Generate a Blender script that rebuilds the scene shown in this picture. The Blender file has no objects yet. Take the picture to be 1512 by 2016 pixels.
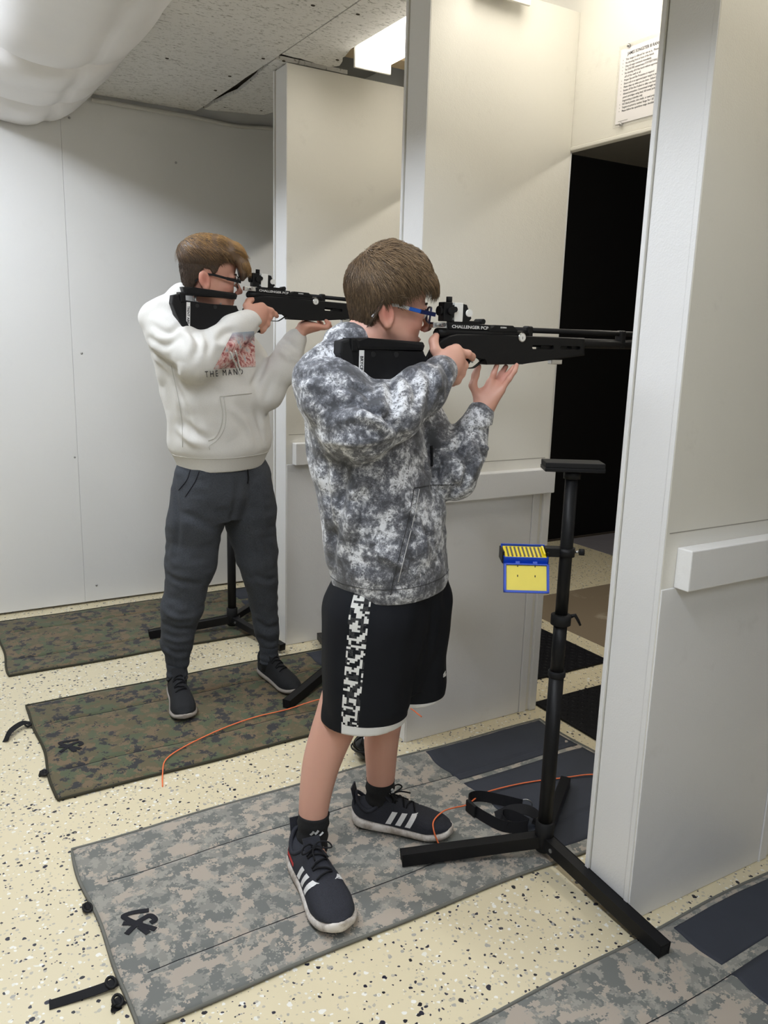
import bpy, bmesh, math, random
import numpy as np
from mathutils import Vector, Matrix, Euler
import openvdb

random.seed(7)
RNG = np.random.default_rng(11)
SC = bpy.context.scene
COL = SC.collection

# ------------------------------------------------------------------ camera
CAM_H = 1.42
FPX, PITCH, ROLL, YAW = 1601.75, .212676, -.028485, .540354
_cy, _sy, _cp, _sp = math.cos(YAW), math.sin(YAW), math.cos(PITCH), math.sin(PITCH)
_F = Vector((_sy * _cp, _cy * _cp, -_sp))
_R0 = Vector((_cy, -_sy, 0))
_D0 = _F.cross(_R0)
_Rt = math.cos(ROLL) * _R0 + math.sin(ROLL) * _D0
_Dn = -math.sin(ROLL) * _R0 + math.cos(ROLL) * _D0
cam = bpy.data.cameras.new('camera')
cam.sensor_fit = 'HORIZONTAL'
cam.sensor_width = 36.0
cam.lens = 36.0 * FPX / 1512
cam.clip_start = .02
cam_o = bpy.data.objects.new('camera', cam)
COL.objects.link(cam_o)
_m = Matrix((_Rt, -_Dn, -_F)).transposed().to_4x4()
_m.translation = Vector((0, 0, CAM_H))
cam_o.matrix_world = _m
SC.camera = cam_o

# ------------------------------------------------------------------ world, exposure
w = bpy.data.worlds.new('world')
SC.world = w
w.use_nodes = True
w.node_tree.nodes['Background'].inputs[0].default_value = (.8, .85, 1, 1)
w.node_tree.nodes['Background'].inputs[1].default_value = .02
SC.view_settings.view_transform = 'Standard'
SC.view_settings.look = 'None'
SC.view_settings.gamma = 1
SC.view_settings.use_curve_mapping = False
SC.view_settings.exposure = 0.2
SC.cycles.max_bounces = 6
SC.cycles.diffuse_bounces = 4
SC.cycles.glossy_bounces = 2
SC.cycles.transmission_bounces = 3
SC.cycles.transparent_max_bounces = 6
SC.cycles.caustics_reflective = False
SC.cycles.caustics_refractive = False
ROOM_LIGHT = 38.0      # ceiling fixtures over the room
LANE_LIGHT = 6.0      # fixtures over the firing lanes
ROOM_TINT = (.88, .935, 1.0)
LANE_TINT = (1.0, .94, .82)

# ------------------------------------------------------------------ materials
MATS = {}


class NT:
    """small node-tree writer"""
    def __init__(self, name):
        self.m = bpy.data.materials.new(name)
        self.m.use_nodes = True
        self.t = self.m.node_tree
        self.t.nodes.clear()
        self.out = self.t.nodes.new('ShaderNodeOutputMaterial')
        self.p = self.t.nodes.new('ShaderNodeBsdfPrincipled')
        self.t.links.new(self.p.outputs[0], self.out.inputs[0])
        MATS[name] = self.m

    def n(self, typ, **kw):
        nd = self.t.nodes.new('ShaderNode' + typ)
        for k, v in kw.items():
            setattr(nd, k, v)
        return nd

    def l(self, a, b):
        self.t.links.new(a, b)

    def val(self, sock, v):
        if isinstance(v, (int, float)):
            sock.default_value = v
        elif isinstance(v, tuple):
            sock.default_value = v if len(v) != 3 or sock.type == 'VECTOR' else (*v, 1)
        else:
            self.l(v, sock)

    def coord(self, kind='Object'):
        return self.n('TexCoord').outputs[kind]

    def vmath(self, op, a, b=None):
        nd = self.n('VectorMath', operation=op)
        self.val(nd.inputs[0], a)
        if b is not None:
            self.val(nd.inputs[1], b)
        return nd.outputs[0]

    def math(self, op, a, b=0.0, c=None):
        nd = self.n('Math', operation=op)
        self.val(nd.inputs[0], a)
        self.val(nd.inputs[1], b)
        if c is not None:
            self.val(nd.inputs[2], c)
        return nd.outputs[0]

    def noise(self, vec, scale, detail=2, rough=.5, dist=0.0, out=0):
        nd = self.n('TexNoise')
        self.l(vec, nd.inputs['Vector'])
        nd.inputs['Scale'].default_value = scale
        nd.inputs['Detail'].default_value = detail
        nd.inputs['Roughness'].default_value = rough
        nd.inputs['Distortion'].default_value = dist
        return nd.outputs[out]

    def voro(self, vec, scale, feature='F1', rand=1.0):
        nd = self.n('TexVoronoi', feature=feature)
        self.l(vec, nd.inputs['Vector'])
        nd.inputs['Scale'].default_value = scale
        nd.inputs['Randomness'].default_value = rand
        return nd

    def ramp(self, fac, stops, interp='LINEAR'):
        nd = self.n('ValToRGB')
        nd.color_ramp.interpolation = interp
        while len(nd.color_ramp.elements) < len(stops):
            nd.color_ramp.elements.new(.5)
        for e, (p, c) in zip(nd.color_ramp.elements, stops):
            e.position = p
            e.color = (*c, 1) if isinstance(c, tuple) else (c, c, c, 1)
        self.val(nd.inputs[0], fac)
        return nd.outputs[0]

    def mix(self, fac, a, b, typ='MIX'):
        nd = self.n('Mix', data_type='RGBA', blend_type=typ)
        self.val(nd.inputs[0], fac)
        self.val(nd.inputs[6], a)
        self.val(nd.inputs[7], b)
        return nd.outputs[2]

    def bump(self, height, strength=.3, dist=.001):
        nd = self.n('Bump')
        nd.inputs['Strength'].default_value = strength
        nd.inputs['Distance'].default_value = dist
        self.l(height, nd.inputs['Height'])
        self.l(nd.outputs[0], self.p.inputs['Normal'])

    def set(self, color=None, rough=None, metal=None, **kw):
        if color is not None:
            self.val(self.p.inputs['Base Color'], color)
        if rough is not None:
            self.val(self.p.inputs['Roughness'], rough)
        if metal is not None:
            self.p.inputs['Metallic'].default_value = metal
        for k, v in kw.items():
            self.val(self.p.inputs[k.replace('_', ' ')], v)
        return self.m


def srgb(r, g, b):
    return tuple((c / 255 / 12.92) if c / 255 <= .04045 else ((c / 255 + .055) / 1.055) ** 2.4 for c in (r, g, b))


def plain(name, col, rough=.5, metal=0.0, var=.06, scale=30, bump=.0, bscale=200, bdist=.0006, **kw):
    t = NT(name)
    co = t.coord()
    f = t.noise(co, scale, 4)
    dark = tuple(c * (1 - var) for c in col)
    lite = tuple(min(1, c * (1 + var)) for c in col)
    t.set(t.mix(f, dark, lite), rough, metal, **kw)
    if max(col) < .03 and metal == 0 and rough > .2:
        t.p.inputs['Specular IOR Level'].default_value = .20
    if bump:
        t.bump(t.noise(co, bscale, 3), bump, bdist)
    return t.m


def paint(name, col, dirt=.05, bump=.25, rough=.45):
    t = NT(name)
    co = t.coord()
    big = t.noise(co, 1.6, 4)
    scuff = t.ramp(t.noise(co, 9, 6, .65), [(.62, 0.0), (.75, 1.0)])
    c = t.mix(big, tuple(x * .96 for x in col), col)
    c = t.mix(t.math('MULTIPLY', scuff, dirt), c, (.25, .23, .2))
    t.set(c, rough)
    h = t.math('ADD', t.noise(co, 260, 3), t.math('MULTIPLY', t.noise(co, 28, 3), 1.5))
    t.bump(h, bump, .0012)
    return t.m


paint('paint_wall', (.80, .80, .80), .03)
paint('paint_cream', (.83, .81, .75), .10, .35)
paint('paint_post', (.86, .86, .87), .09, .5, .35)
paint('paint_dim', (.45, .45, .45))
plain('black_wall', (.004, .004, .0045), .8, bump=.3, bscale=60)
plain('dark_gap', (.05, .04, .03), .9)
plain('range_ceiling', (.25, .24, .22), .9)
plain('steel', (.62, .62, .62), .25, 1.0, .05)
plain('steel_dull', (.45, .45, .46), .4, 1.0, .08)
plain('black_metal', (.010, .010, .011), .42, 0.0, .1, bump=.05)
plain('black_gun', (.010, .010, .011), .42, 0.0, .1, bump=.1, bscale=500, bdist=.0003)
plain('black_rubber', (.013, .013, .014), .6, bump=.1)
plain('black_gloss', (.004, .004, .004), .08)
plain('strap_black', (.012, .012, .014), .75, bump=.4, bscale=400)
plain('white_plastic', (.85, .85, .83), .35)
plain('blue_plastic', srgb(20, 70, 190), .35)
plain('yellow_plastic', srgb(238, 214, 30), .4)
plain('yellow_foam', srgb(240, 222, 105), .8, bump=.2)
plain('lead', (.12, .11, .10), .5, .4)
plain('orange_cord', srgb(255, 128, 78), .4)
plain('ink', (.015, .015, .02), .7)
plain('print_grey', (.55, .55, .55), .5)
plain('print_white', (.78, .78, .78), .5)
plain('tape_white', (.80, .80, .80), .5)
plain('paper', (.86, .84, .86), .6, var=.02)
plain('pipe_grey', (.55, .54, .52), .5)
plain('wood_raw', (.35, .27, .17), .8)
plain('lamp_body', (.75, .73, .68), .4)


def emis(name, tint, strength):
    t = NT(name)
    t.set((.9, .9, .9), .5, 0, Emission_Color=tint, Emission_Strength=strength)


emis('lamp_lens_room', ROOM_TINT, ROOM_LIGHT)
emis('lamp_lens_lane', LANE_TINT, LANE_LIGHT)
emis('lamp_lens_range', LANE_TINT, LANE_LIGHT * 2.2)

t = NT('laminate')
t.set((.85, .83, .8), .15, 0, Alpha=.25)


def mat_floor(name, base, tint=(1, 1, 1), chips=True):
    t = NT(name)
    co = t.coord()
    jit = t.vmath('ADD', co, t.vmath('MULTIPLY', t.noise(co, 60, 2, out=1), (.012, .012, .0)))
    c = t.mix(t.noise(co, 2.2, 4), tuple(x * .93 for x in base), base)
    for scale, thr, cols, seed in ((58, .24, ((.012, .012, .03), (.86, .84, .78), (.40, .38, .34), (.012, .012, .02), (.8, .78, .7)), 0.0),
                                   (100, .27, ((.03, .03, .05), (.86, .84, .78), (.50, .46, .38), (.55, .50, .38)), 3.7)):
        v = t.voro(t.vmath('ADD', jit, (seed, seed * 1.7, 0)), scale)
        sep = t.n('SeparateColor')
        t.l(v.outputs['Color'], sep.inputs[0])
        # a chip shows where its own random size exceeds the distance to its seed
        size = t.math('MULTIPLY', sep.outputs[1], thr * 1.9)
        size = t.math('SUBTRACT', size, thr * .30)
        m = t.math('LESS_THAN', v.outputs['Distance'], size)
        k = len(cols)
        chip = t.ramp(sep.outputs[0], [(i / k, cc) for i, cc in enumerate(cols)], 'CONSTANT')
        c = t.mix(m, c, chip)
    c = t.mix(1.0, c, tint, 'MULTIPLY')
    t.set(c, t.ramp(t.noise(co, 5, 4), [(.3, .30), (.7, .42)]))
    t.bump(t.noise(co, 90, 3), .08, .001)
    return t.m


mat_floor('floor_chips', srgb(224, 212, 180))
t = NT('paint_brown')
co = t.coord()
worn = t.ramp(t.noise(co, 6, 5, .6, .4), [(.60, 0.0), (.72, .7)])
t.set(t.mix(worn, (.22, .17, .115), (.42, .36, .27)), .6)
plain('paint_purple', (.20, .19, .21), .6, var=.15, scale=8)


def mat_camo(name, cols, px=.0045, scale=9.0, seed=0.0, rough=.85, stretch=(1, 1, 1)):
    """digital camouflage woven cloth: hard blocks from snapped coordinates"""
    t = NT(name)
    co = t.vmath('MULTIPLY', t.coord(), stretch)
    sn = t.vmath('ADD', t.vmath('SNAP', co, (px, px, px)), (seed, seed * .7, seed * .3))
    c = cols[0]
    for i, (col, sc, thr) in enumerate(cols[1:]):
        f = t.noise(t.vmath('ADD', sn, (i * 3.1, i * 1.3, 0)), sc * scale / 9, 5, .66)
        c = t.mix(t.math('GREATER_THAN', f, thr), c, col)
    t.set(c, rough, 0, Sheen_Weight=.15)
    t.bump(t.noise(co, 700, 2), .25, .0004)
    return t.m


mat_camo('camo_grey', [srgb(134, 133, 127), (srgb(152, 149, 141), 32, .52), (srgb(110, 112, 109), 22, .51), (srgb(170, 159, 147), 18, .54)], .0034)
mat_camo('camo_green', [srgb(92, 84, 60), (srgb(110, 93, 70), 19, .51), (srgb(78, 86, 62), 16, .53), (srgb(40, 40, 44), 21, .56)], .0040, seed=5)
plain('mat_pad', srgb(50, 54, 64), .8, var=.12, scale=12, bump=.3, bscale=500, bdist=.0004)
plain('mat_edge', srgb(108, 108, 102), .85, bump=.3, bscale=400)
plain('mat_edge_green', srgb(52, 50, 36), .85, bump=.3, bscale=400)
plain('mat_black_tread', (.008, .008, .010), .5, bump=.2)

t = NT('ceiling_board')
co = t.coord()
h = t.ramp(t.noise(t.vmath('MULTIPLY', co, (1, 2.6, 1)), 42, 2.5, .5, 1.2), [(.36, 0.0), (.42, 1.0)])
c = t.mix(h, (.30, .29, .27), (.68, .67, .65))
c = t.mix(t.math('MULTIPLY', t.noise(co, 1.3, 3), .4), c, (.60, .59, .57))
t.set(c, .9)
t.bump(h, .6, .002)

t = NT('duct_cloth')
co = t.coord()
t.set(t.mix(t.noise(co, 4, 3), (.80, .79, .80), (.88, .87, .88)), .32)
t.bump(t.noise(t.vmath('MULTIPLY', co, (1, .5, 1)), 9, 2), .10, .01)


# ------------------------------------------------------------------ mesh helpers
def link(o, parent=None, label=None, cat=None, group=None, kind=None):
    COL.objects.link(o)
    if parent is not None:
        o.parent = parent
    if label:
        o['label'] = label
    if cat:
        o['category'] = cat
    if group:
        o['group'] = group
    if kind:
        o['kind'] = kind
    return o


def empty(name, loc=(0, 0, 0), rot=(0, 0, 0), **kw):
    o = bpy.data.objects.new(name, None)
    o.empty_display_size = .05
    o.location = loc
    o.rotation_euler = rot
    return link(o, **kw)


def mesh(name, verts, faces, mat=None, parent=None, smooth=False, **kw):
    me = bpy.data.meshes.new(name)
    me.from_pydata([tuple(v) for v in verts], [], [tuple(f) for f in faces])
    me.update()
    if mat:
        me.materials.append(MATS[mat])
    if smooth:
        me.polygons.foreach_set('use_smooth', [True] * len(me.polygons))
    o = bpy.data.objects.new(name, me)
    return link(o, parent, **kw)


def bmobj(name, bm, mat=None, parent=None, smooth=False, **kw):
    bmesh.ops.recalc_face_normals(bm, faces=bm.faces)
    me = bpy.data.meshes.new(name)
    bm.to_mesh(me)
    bm.free()
    if mat:
        me.materials.append(MATS[mat])
    if smooth:
        me.polygons.foreach_set('use_smooth', [len(p.vertices) <= 4 for p in me.polygons])
    o = bpy.data.objects.new(name, me)
    return link(o, parent, **kw)


def add_box(bm, lo, hi, bev=0.0, mtx=None, seg=2):
    r = bmesh.ops.create_cube(bm, size=1.0)
    c = [(a + b) / 2 for a, b in zip(lo, hi)]
    s = [b - a for a, b in zip(lo, hi)]
    for v in r['verts']:
        v.co = Vector((c[0] + v.co.x * s[0], c[1] + v.co.y * s[1], c[2] + v.co.z * s[2]))
        if mtx is not None:
            v.co = mtx @ v.co
    if bev:
        es = list({e for v in r['verts'] for e in v.link_edges})
        bmesh.ops.bevel(bm, geom=es, offset=bev, segments=seg, affect='EDGES', profile=.5)


def box(name, lo, hi, mat, parent=None, bev=.002, mtx=None, **kw):
    bm = bmesh.new()
    add_box(bm, lo, hi, bev, mtx)
    return bmobj(name, bm, mat, parent, **kw)


def frame_of(d):
    d = Vector(d).normalized()
    a = Vector((0, 0, 1)) if abs(d.z) < .9 else Vector((1, 0, 0))
    x = d.cross(a).normalized()
    return x, d.cross(x).normalized()


def add_tube(bm, pts, rad, n=12, closed=False, cap=True):
    pts = [Vector(p) for p in pts]
    rings = []
    k = len(pts)
    prev = None
    for i, p in enumerate(pts):
        if closed:
            d = pts[(i + 1) % k] - pts[i - 1]
        else:
            d = pts[min(i + 1, k - 1)] - pts[max(i - 1, 0)]
        d.normalize()
        if prev is None:
            x, y = frame_of(d)
        else:
            x = (prev - d * prev.dot(d)).normalized()
            y = d.cross(x)
        prev = x
        r = rad[i] if isinstance(rad, (list, tuple)) else rad
        rings.append([bm.verts.new(p + (x * math.cos(a) + y * math.sin(a)) * r)
                      for a in [2 * math.pi * j / n for j in range(n)]])
    for i in range(k if closed else k - 1):
        A, B = rings[i], rings[(i + 1) % k]
        for j in range(n):
            bm.faces.new((A[j], A[(j + 1) % n], B[(j + 1) % n], B[j]))
    if cap and not closed:
        bm.faces.new(rings[0])
        bm.faces.new(rings[-1])


def tube(name, pts, rad, mat, parent=None, n=12, closed=False, smooth=True, **kw):
    bm = bmesh.new()
    add_tube(bm, pts, rad, n, closed)
    return bmobj(name, bm, mat, parent, smooth, **kw)


def add_prism(bm, poly, depth_axis, d0, d1, bev=0.0, seg=2):
    """poly: 2-D points in the two other axes (x,z for axis 1)"""
    def P(a, b, d):
        return {0: (d, a, b), 1: (a, d, b), 2: (a, b, d)}[depth_axis]
    A = [bm.verts.new(P(a, b, d0)) for a, b in poly]
    B = [bm.verts.new(P(a, b, d1)) for a, b in poly]
    n = len(poly)
    f = [bm.faces.new(A), bm.faces.new(B)]
    for i in range(n):
        bm.faces.new((A[i], A[(i + 1) % n], B[(i + 1) % n], B[i]))
    if bev:
        es = list({e for ff in f for e in ff.edges})
        bmesh.ops.bevel(bm, geom=es, offset=bev, segments=seg, affect='EDGES', profile=.6)


def prism(name, poly, axis, d0, d1, mat, parent=None, bev=0.0, **kw):
    bm = bmesh.new()
    add_prism(bm, poly, axis, d0, d1, bev)
    return bmobj(name, bm, mat, parent, **kw)


def text_mesh(name, s, size, mat, parent, mtx, bold=0.0, width=None, extrude=.0003, align='LEFT', space=1.0, **kw):
    cu = bpy.data.curves.new(name, 'FONT')
    cu.body = s
    cu.size = size
    cu.extrude = extrude
    cu.offset = bold
    cu.align_x = align
    cu.space_character = space
    cu.resolution_u = 2
    o = bpy.data.objects.new(name, cu)
    COL.objects.link(o)
    dg = bpy.context.evaluated_depsgraph_get()
    me = bpy.data.meshes.new_from_object(o.evaluated_get(dg))
    bpy.data.objects.remove(o)
    bpy.data.curves.remove(cu)
    xs = [v.co.x for v in me.vertices]
    if width and xs and max(xs) > min(xs):
        k = width / (max(xs) - min(xs))
        me.transform(Matrix.Diagonal((k, 1, 1, 1)))
    me.transform(mtx)
    me.materials.clear()
    me.materials.append(MATS[mat])
    return link(bpy.data.objects.new(name, me), parent, **kw)


def basis(origin, x, y):
    x = Vector(x).normalized()
    y = Vector(y)
    y = (y - x * y.dot(x)).normalized()
    z = x.cross(y)
    m = Matrix((x, y, z)).transposed().to_4x4()
    m.translation = Vector(origin)
    return m


def catmull(pts, per=8):
    P = [Vector(p) for p in pts]
    P = [P[0] * 2 - P[1]] + P + [P[-1] * 2 - P[-2]]
    out = []
    for i in range(1, len(P) - 2):
        a, b, c, d = P[i - 1:i + 3]
        for j in range(per):
            u = j / per
            out.append(.5 * ((2 * b) + (c - a) * u + (2 * a - 5 * b + 4 * c - d) * u * u + (3 * b - a - 3 * c + d) * u ** 3))
    out.append(P[-2])
    return out


# ================================================================== the room
ZC = 2.49
box('floor', (-2.6, -2.6, -.05), (9, 4.35, 0), 'floor_chips', bev=0, kind='structure', label='cream vinyl floor with black and white chips', cat='floor')
_fl = bpy.data.objects['floor']
box('paint_patch', (2.80, -2.6, 0), (9, 3.33, .0015), 'paint_brown', _fl, 0)
box('paint_patch', (4.11, 3.70, 0), (9, 4.28, .0015), 'paint_purple', _fl, 0)

wb = empty('wall_back', (0, 4.3, 0), kind='structure', label='white panelled back wall beyond the farthest mat', cat='wall')


def child(o, parent):
    o.parent = parent
    o.matrix_parent_inverse = Matrix.Translation(parent.location).inverted() if not any(parent.rotation_euler) else parent.matrix_basis.inverted()
    return o


for a, b, dy in ((-2.6, -.4603, 0), (-.4597, .7597, -.002), (.7603, 2.062, 0)):
    child(box('panel', (a, 4.29 + dy, 0.012), (b, 4.32, 2.60), 'paint_wall', None, .0015), wb)
for x, z in ((.80, 2.375), (.803, 1.296), (.745, .78), (.82, .095), (1.30, 2.24)):
    bm = bmesh.new()
    bmesh.ops.create_uvsphere(bm, u_segments=10, v_segments=6, radius=.006)
    bmesh.ops.transform(bm, matrix=Matrix.Translation((x, 4.289, z)) @ Matrix.Diagonal((1, .4, 1, 1)), verts=bm.verts)
    child(bmobj('screw', bm, 'steel_dull', None, True), wb)

box('wall_range_side', (2.062, 4.30, 0), (9, 4.34, 2.62), 'black_wall', bev=0, kind='structure', label='black painted side wall of the range', cat='wall')
box('wall_range_end', (9, -2.6, 0), (9.05, 4.34, 2.62), 'black_wall', bev=0, kind='structure', label='black far wall at the end of the range', cat='wall')
box('wall_range_right', (2.07, -2.66, 0), (9, -2.6, 2.62), 'black_wall', bev=0, kind='structure', label='black side wall behind the viewpoint lane', cat='wall')
box('trim_1', (2.07, 4.285, 0), (9, 4.30, .012), 'dark_gap', bev=0, kind='structure', label='dark strip along the foot of the black range wall', cat='trim')
box('wall_left', (-2.66, -2.6, 0), (-2.6, 4.34, 2.62), 'paint_dim', bev=0, kind='structure', label='grey wall at the rear of the room', cat='wall')
box('wall_right', (-2.6, -2.66, 0), (2.07, -2.6, 2.62), 'paint_dim', bev=0, kind='structure', label='grey wall behind the camera', cat='wall')

wf = empty('wall_front', (2.06, 2, 2.06), kind='structure', label='cream header wall over the dark firing opening', cat='wall')
child(box('panel', (2.05, -2.6, 2.068), (2.07, 4.29, 2.62), 'paint_cream', None, .002), wf)
child(box('lower_edge', (2.046, -2.6, 2.055), (2.074, 4.29, 2.068), 'paint_cream', None, .003), wf)

# ceiling: an upper deck with textured boards screwed below it
cl = empty('ceiling', (0, 1, 2.62), kind='structure', label='textured white board ceiling with a torn seam', cat='ceiling')
child(box('deck', (-2.6, -2.6, 2.62), (9, 4.34, 2.66), 'range_ceiling', None, 0), cl)


def board(poly, sag=(), z=ZC):
    bm = bmesh.new()
    add_prism(bm, poly, 2, z, z + .016)
    for v in bm.verts:
        for (x, y, r, dz) in sag:
            d = math.hypot(v.co.x - x, v.co.y - y)
            v.co.z -= dz * max(0, 1 - d / r)
    return child(bmobj('ceiling_board', bm, 'ceiling_board', None), cl)


def rag(a, b, n, amp, seed):
    rr = random.Random(seed)
    return [(a[0] + (b[0] - a[0]) * i / n + rr.uniform(-amp, amp), a[1] + (b[1] - a[1]) * i / n + rr.uniform(-amp, amp)) for i in range(n + 1)]


board([(-2.6, -2.6), (1.405, -2.6)] + rag((1.408, 3.2), (1.404, 4.23), 10, .002, 1) + [(1.40, 4.27), (-2.6, 4.27)])
board([(1.412, -2.6), (1.60, -2.6), (1.605, 3.02)] + rag((1.62, 3.10), (1.66, 3.22), 4, .006, 2) + rag((1.64, 3.262), (1.47, 3.235), 8, .006, 3) + [(1.412, 3.23)])
board([(1.414, 3.30)] + rag((1.416, 3.36), (1.445, 3.80), 7, .004, 4) + rag((1.43, 3.9), (1.417, 4.20), 5, .003, 5) + rag((1.47, 4.19), (1.70, 4.12), 6, .006, 6) + [(1.74, 3.95), (1.74, 3.30)], [(1.42, 3.8, .5, .010)])
child(box('joist', (1.36, 3.2, 2.52), (1.40, 4.28, 2.60), 'wood_raw', None, .002), cl)
child(box('joist', (1.44, 3.44, 2.515), (1.50, 4.28, 2.60), 'dark_gap', None, .002), cl)
child(box('joist', (1.62, 3.1, 2.52), (2.05, 3.2, 2.60), 'wood_raw', None, .002), cl)
for x, y in ((.98, 2.62), (1.30, 2.72), (1.46, 2.70), (1.37, 3.32), (1.45, 3.30), (1.34, 3.62), (1.36, 3.86), (1.44, 3.62), (1.05, 3.55), (1.62, 3.16), (1.49, 4.10), (1.66, 4.05)):
    bm = bmesh.new()
    bmesh.ops.create_uvsphere(bm, u_segments=10, v_segments=6, radius=.008)
    bmesh.ops.transform(bm, matrix=Matrix.Translation((x, y, ZC - .001)) @ Matrix.Diagonal((1, .7, .35, 1)), verts=bm.verts)
    child(bmobj('screw', bm, 'dark_gap', None, True), cl)

tube('conduit', catmull([(.90, 4.272, 2.466), (1.40, 4.272, 2.462), (1.62, 4.272, 2.455), (1.80, 4.272, 2.47), (2.02, 4.272, 2.47)]), .011, 'pipe_grey', label='thin grey conduit where back wall meets ceiling', cat='pipe')


# ---- partitions between the firing points
def partition(name, y0, y1, ledge, label, low=None):
    e = empty(name, (1.46, (y0 + y1) / 2, 0), kind='structure', label=label, cat='partition')
    x0, x1, zt = 1.46, 2.05, 2.484
    th = .013
    child(box('side_panel', (x0, y0, 0), (x1, y0 + th, zt), 'paint_cream', None, .0025), e)
    child(box('side_panel', (x0, y1 - th, 0), (x1, y1, zt), 'paint_cream', None, .0025), e)
    child(box('end_post', (x0 + .003, y0 + th + .0030, 0), (x0 + .04, y1 - th - .0030, zt), 'paint_post', None, .003), e)
    child(box('edge_strip', (x0 - .0016, y0 + .0008, 0), (x0 + .001, y0 + th, zt), 'paint_post', None, .001), e)
    child(box('edge_strip', (x0 - .0016, y1 - th, 0), (x0 + .001, y1 - .0008, zt), 'paint_post', None, .001), e)
    child(box('rear_post', (x1 - .04, y0 + th + .0015, 0), (x1 + .02, y1 - th - .0015, zt), 'paint_post', None, .003), e)
    xl, za, zb = ledge
    child(box('ledge', (xl, y0 - .042, za), (x1, y0, zb), 'paint_post', None, .003), e)
    child(box('lower_sheet', (x0 + .002, y0 - .004, .001), (x1 - .07, y0, za), 'paint_post', None, .0015), e)
    child(box('trim_strip', (x1 - .068, y0 - .007, .001), (x1 - .036, y0, za - .002), 'paint_post', None, .002), e)
    child(box('trim_strip', (x1 - .020, y0 - .012, .001), (x1 + .012, y0, za + .02), 'paint_post', None, .002), e)
    child(box('joint', (x0 + .012, y0 - .0006, zb + .034), (x1 - .02, y0 + .001, zb + .0365), 'seam_joint', None, 0), e)
    return e


plain('seam_joint', (.38, .36, .32), .8)
partition('partition_wall', 1.20, 1.35, (1.503, .872, .968), 'thick white partition in front with a wooden ledge, nearest the camera')
partition('partition_wall', 2.245, 2.385, (1.50, .875, .965), 'cream partition directly behind the camouflage hoodie shooter')
partition('partition_wall', 3.29, 3.43, (1.489, .851, .948), 'cream partition behind the white hoodie shooter, next to back wall')

# ---- light fixtures
def fixture(x0, x1, y0, y1, zb, zt, lens, label, along='y'):
    e = empty('ceiling_light', ((x0 + x1) / 2, (y0 + y1) / 2, zt), label=label, cat='light', group='fluorescent ceiling lights')
    prof = []
    w = x1 - x0
    for i in range(9):
        a = math.pi * i / 8
        prof.append((x0 + w / 2 - math.cos(a) * w / 2 * (1 if i in (0, 8) else .97), zb + (max(zt - .03, zb + .02) - zb) * (1 - math.sin(a) ** .5)))
    child(prism('lens', prof, 1, y0 + .012, y1 - .012, lens), e)
    child(box('housing', (x0 + .01, y0 + .006, zt - .032), (x1 - .01, y1 - .006, zt), 'lamp_body', None, .003), e)
    for yy in (y0, y1 - .012):
        child(box('end_cap', (x0 - .002, yy, zb - .002), (x1 + .002, yy + .012, zt), 'lamp_body', None, .003), e)
    return e


fixture(1.63, 1.79, 2.42, 3.04, 2.435, 2.60, 'lamp_lens_lane', 'lit tube light over the lane of the white hoodie shooter')
fixture(1.63, 1.79, 1.40, 2.20, 2.435, 2.60, 'lamp_lens_lane', 'tube light over the lane of the camouflage hoodie shooter')
fixture(1.63, 1.79, .30, 1.10, 2.435, 2.60, 'lamp_lens_lane', 'tube light over the lane of the front corner mat')
fixture(2.80, 2.96, 1.2, 3.9, 2.50, 2.61, 'lamp_lens_range', 'long tube light over the range just past the header')
for i, (ya, yb) in enumerate(((-1.6, -.4), (.4, 1.62), (2.5, 3.72))):
    fixture(.01, .19, ya, yb, 2.440, 2.49, 'lamp_lens_room', ('tube light on the room ceiling behind the camera', 'tube light on the room ceiling above the camera', 'tube light on the room ceiling beside the duct')[i])

# ---- white insulated duct slung under the ceiling
def duct():
    e = empty('air_duct', (.5, 3, 2.5), label='white cloth wrapped air duct slung under the ceiling', cat='duct')
    cx, cz, R = .56, 2.722, .402
    rings = [3.36, 3.95, 2.3, 1.2, .2, -1.0]
    ys = np.arange(-2.58, 4.288, .02)
    n = 40
    a0, a1 = math.radians(-144.5), math.radians(-35.5)
    V, Fc = [], []
    for iy, yy in enumerate(ys):
        d = min(abs(yy - q) for q in rings)
        pinch = .030 * math.exp(-(d / .05) ** 2) - .012 * math.exp(-((d - .18) / .12) ** 2)
        for j in range(n + 1):
            a = a0 + (a1 - a0) * j / n
            # flat facets meeting at a soft crease
            k = abs(math.degrees(a) + 72)
            fac = -.010 * math.exp(-(k / 3.2) ** 2) + .006 * math.exp(-((k - 12) / 8) ** 2)
            wob = .005 * math.sin(yy * 5 + j * .25) * math.sin(yy * 3.1 - j * .15)
            r = R - pinch + fac * 1.0 + wob
            V.append((cx + math.cos(a) * r, yy, cz + math.sin(a) * r))
    for iy in range(len(ys) - 1):
        for j in range(n):
            b = iy * (n + 1) + j
            Fc.append((b, b + 1, b + n + 2, b + n + 1))
    s = child(mesh('sleeve', V, Fc, 'duct_cloth', None, True), e)
    sol = s.modifiers.new('thick', 'SOLIDIFY')
    sol.thickness = .004
    for q in rings[:4]:
        pts = []
        for j in range(33):
            a = a0 + (a1 - a0) * j / 32
            r = R - .028 + .004 * math.sin(j * 1.7)
            pts.append((cx + math.cos(a) * r, q + .02 * math.sin(j * .5), cz + math.sin(a) * r))
        child(tube('binding', pts, .007, 'duct_cloth', None, 8), e)
    child(box('loose_flap', (.82, 2.86, 2.462), (.835, 2.96, 2.492), 'paper', None, .001), e)


duct()

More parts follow.
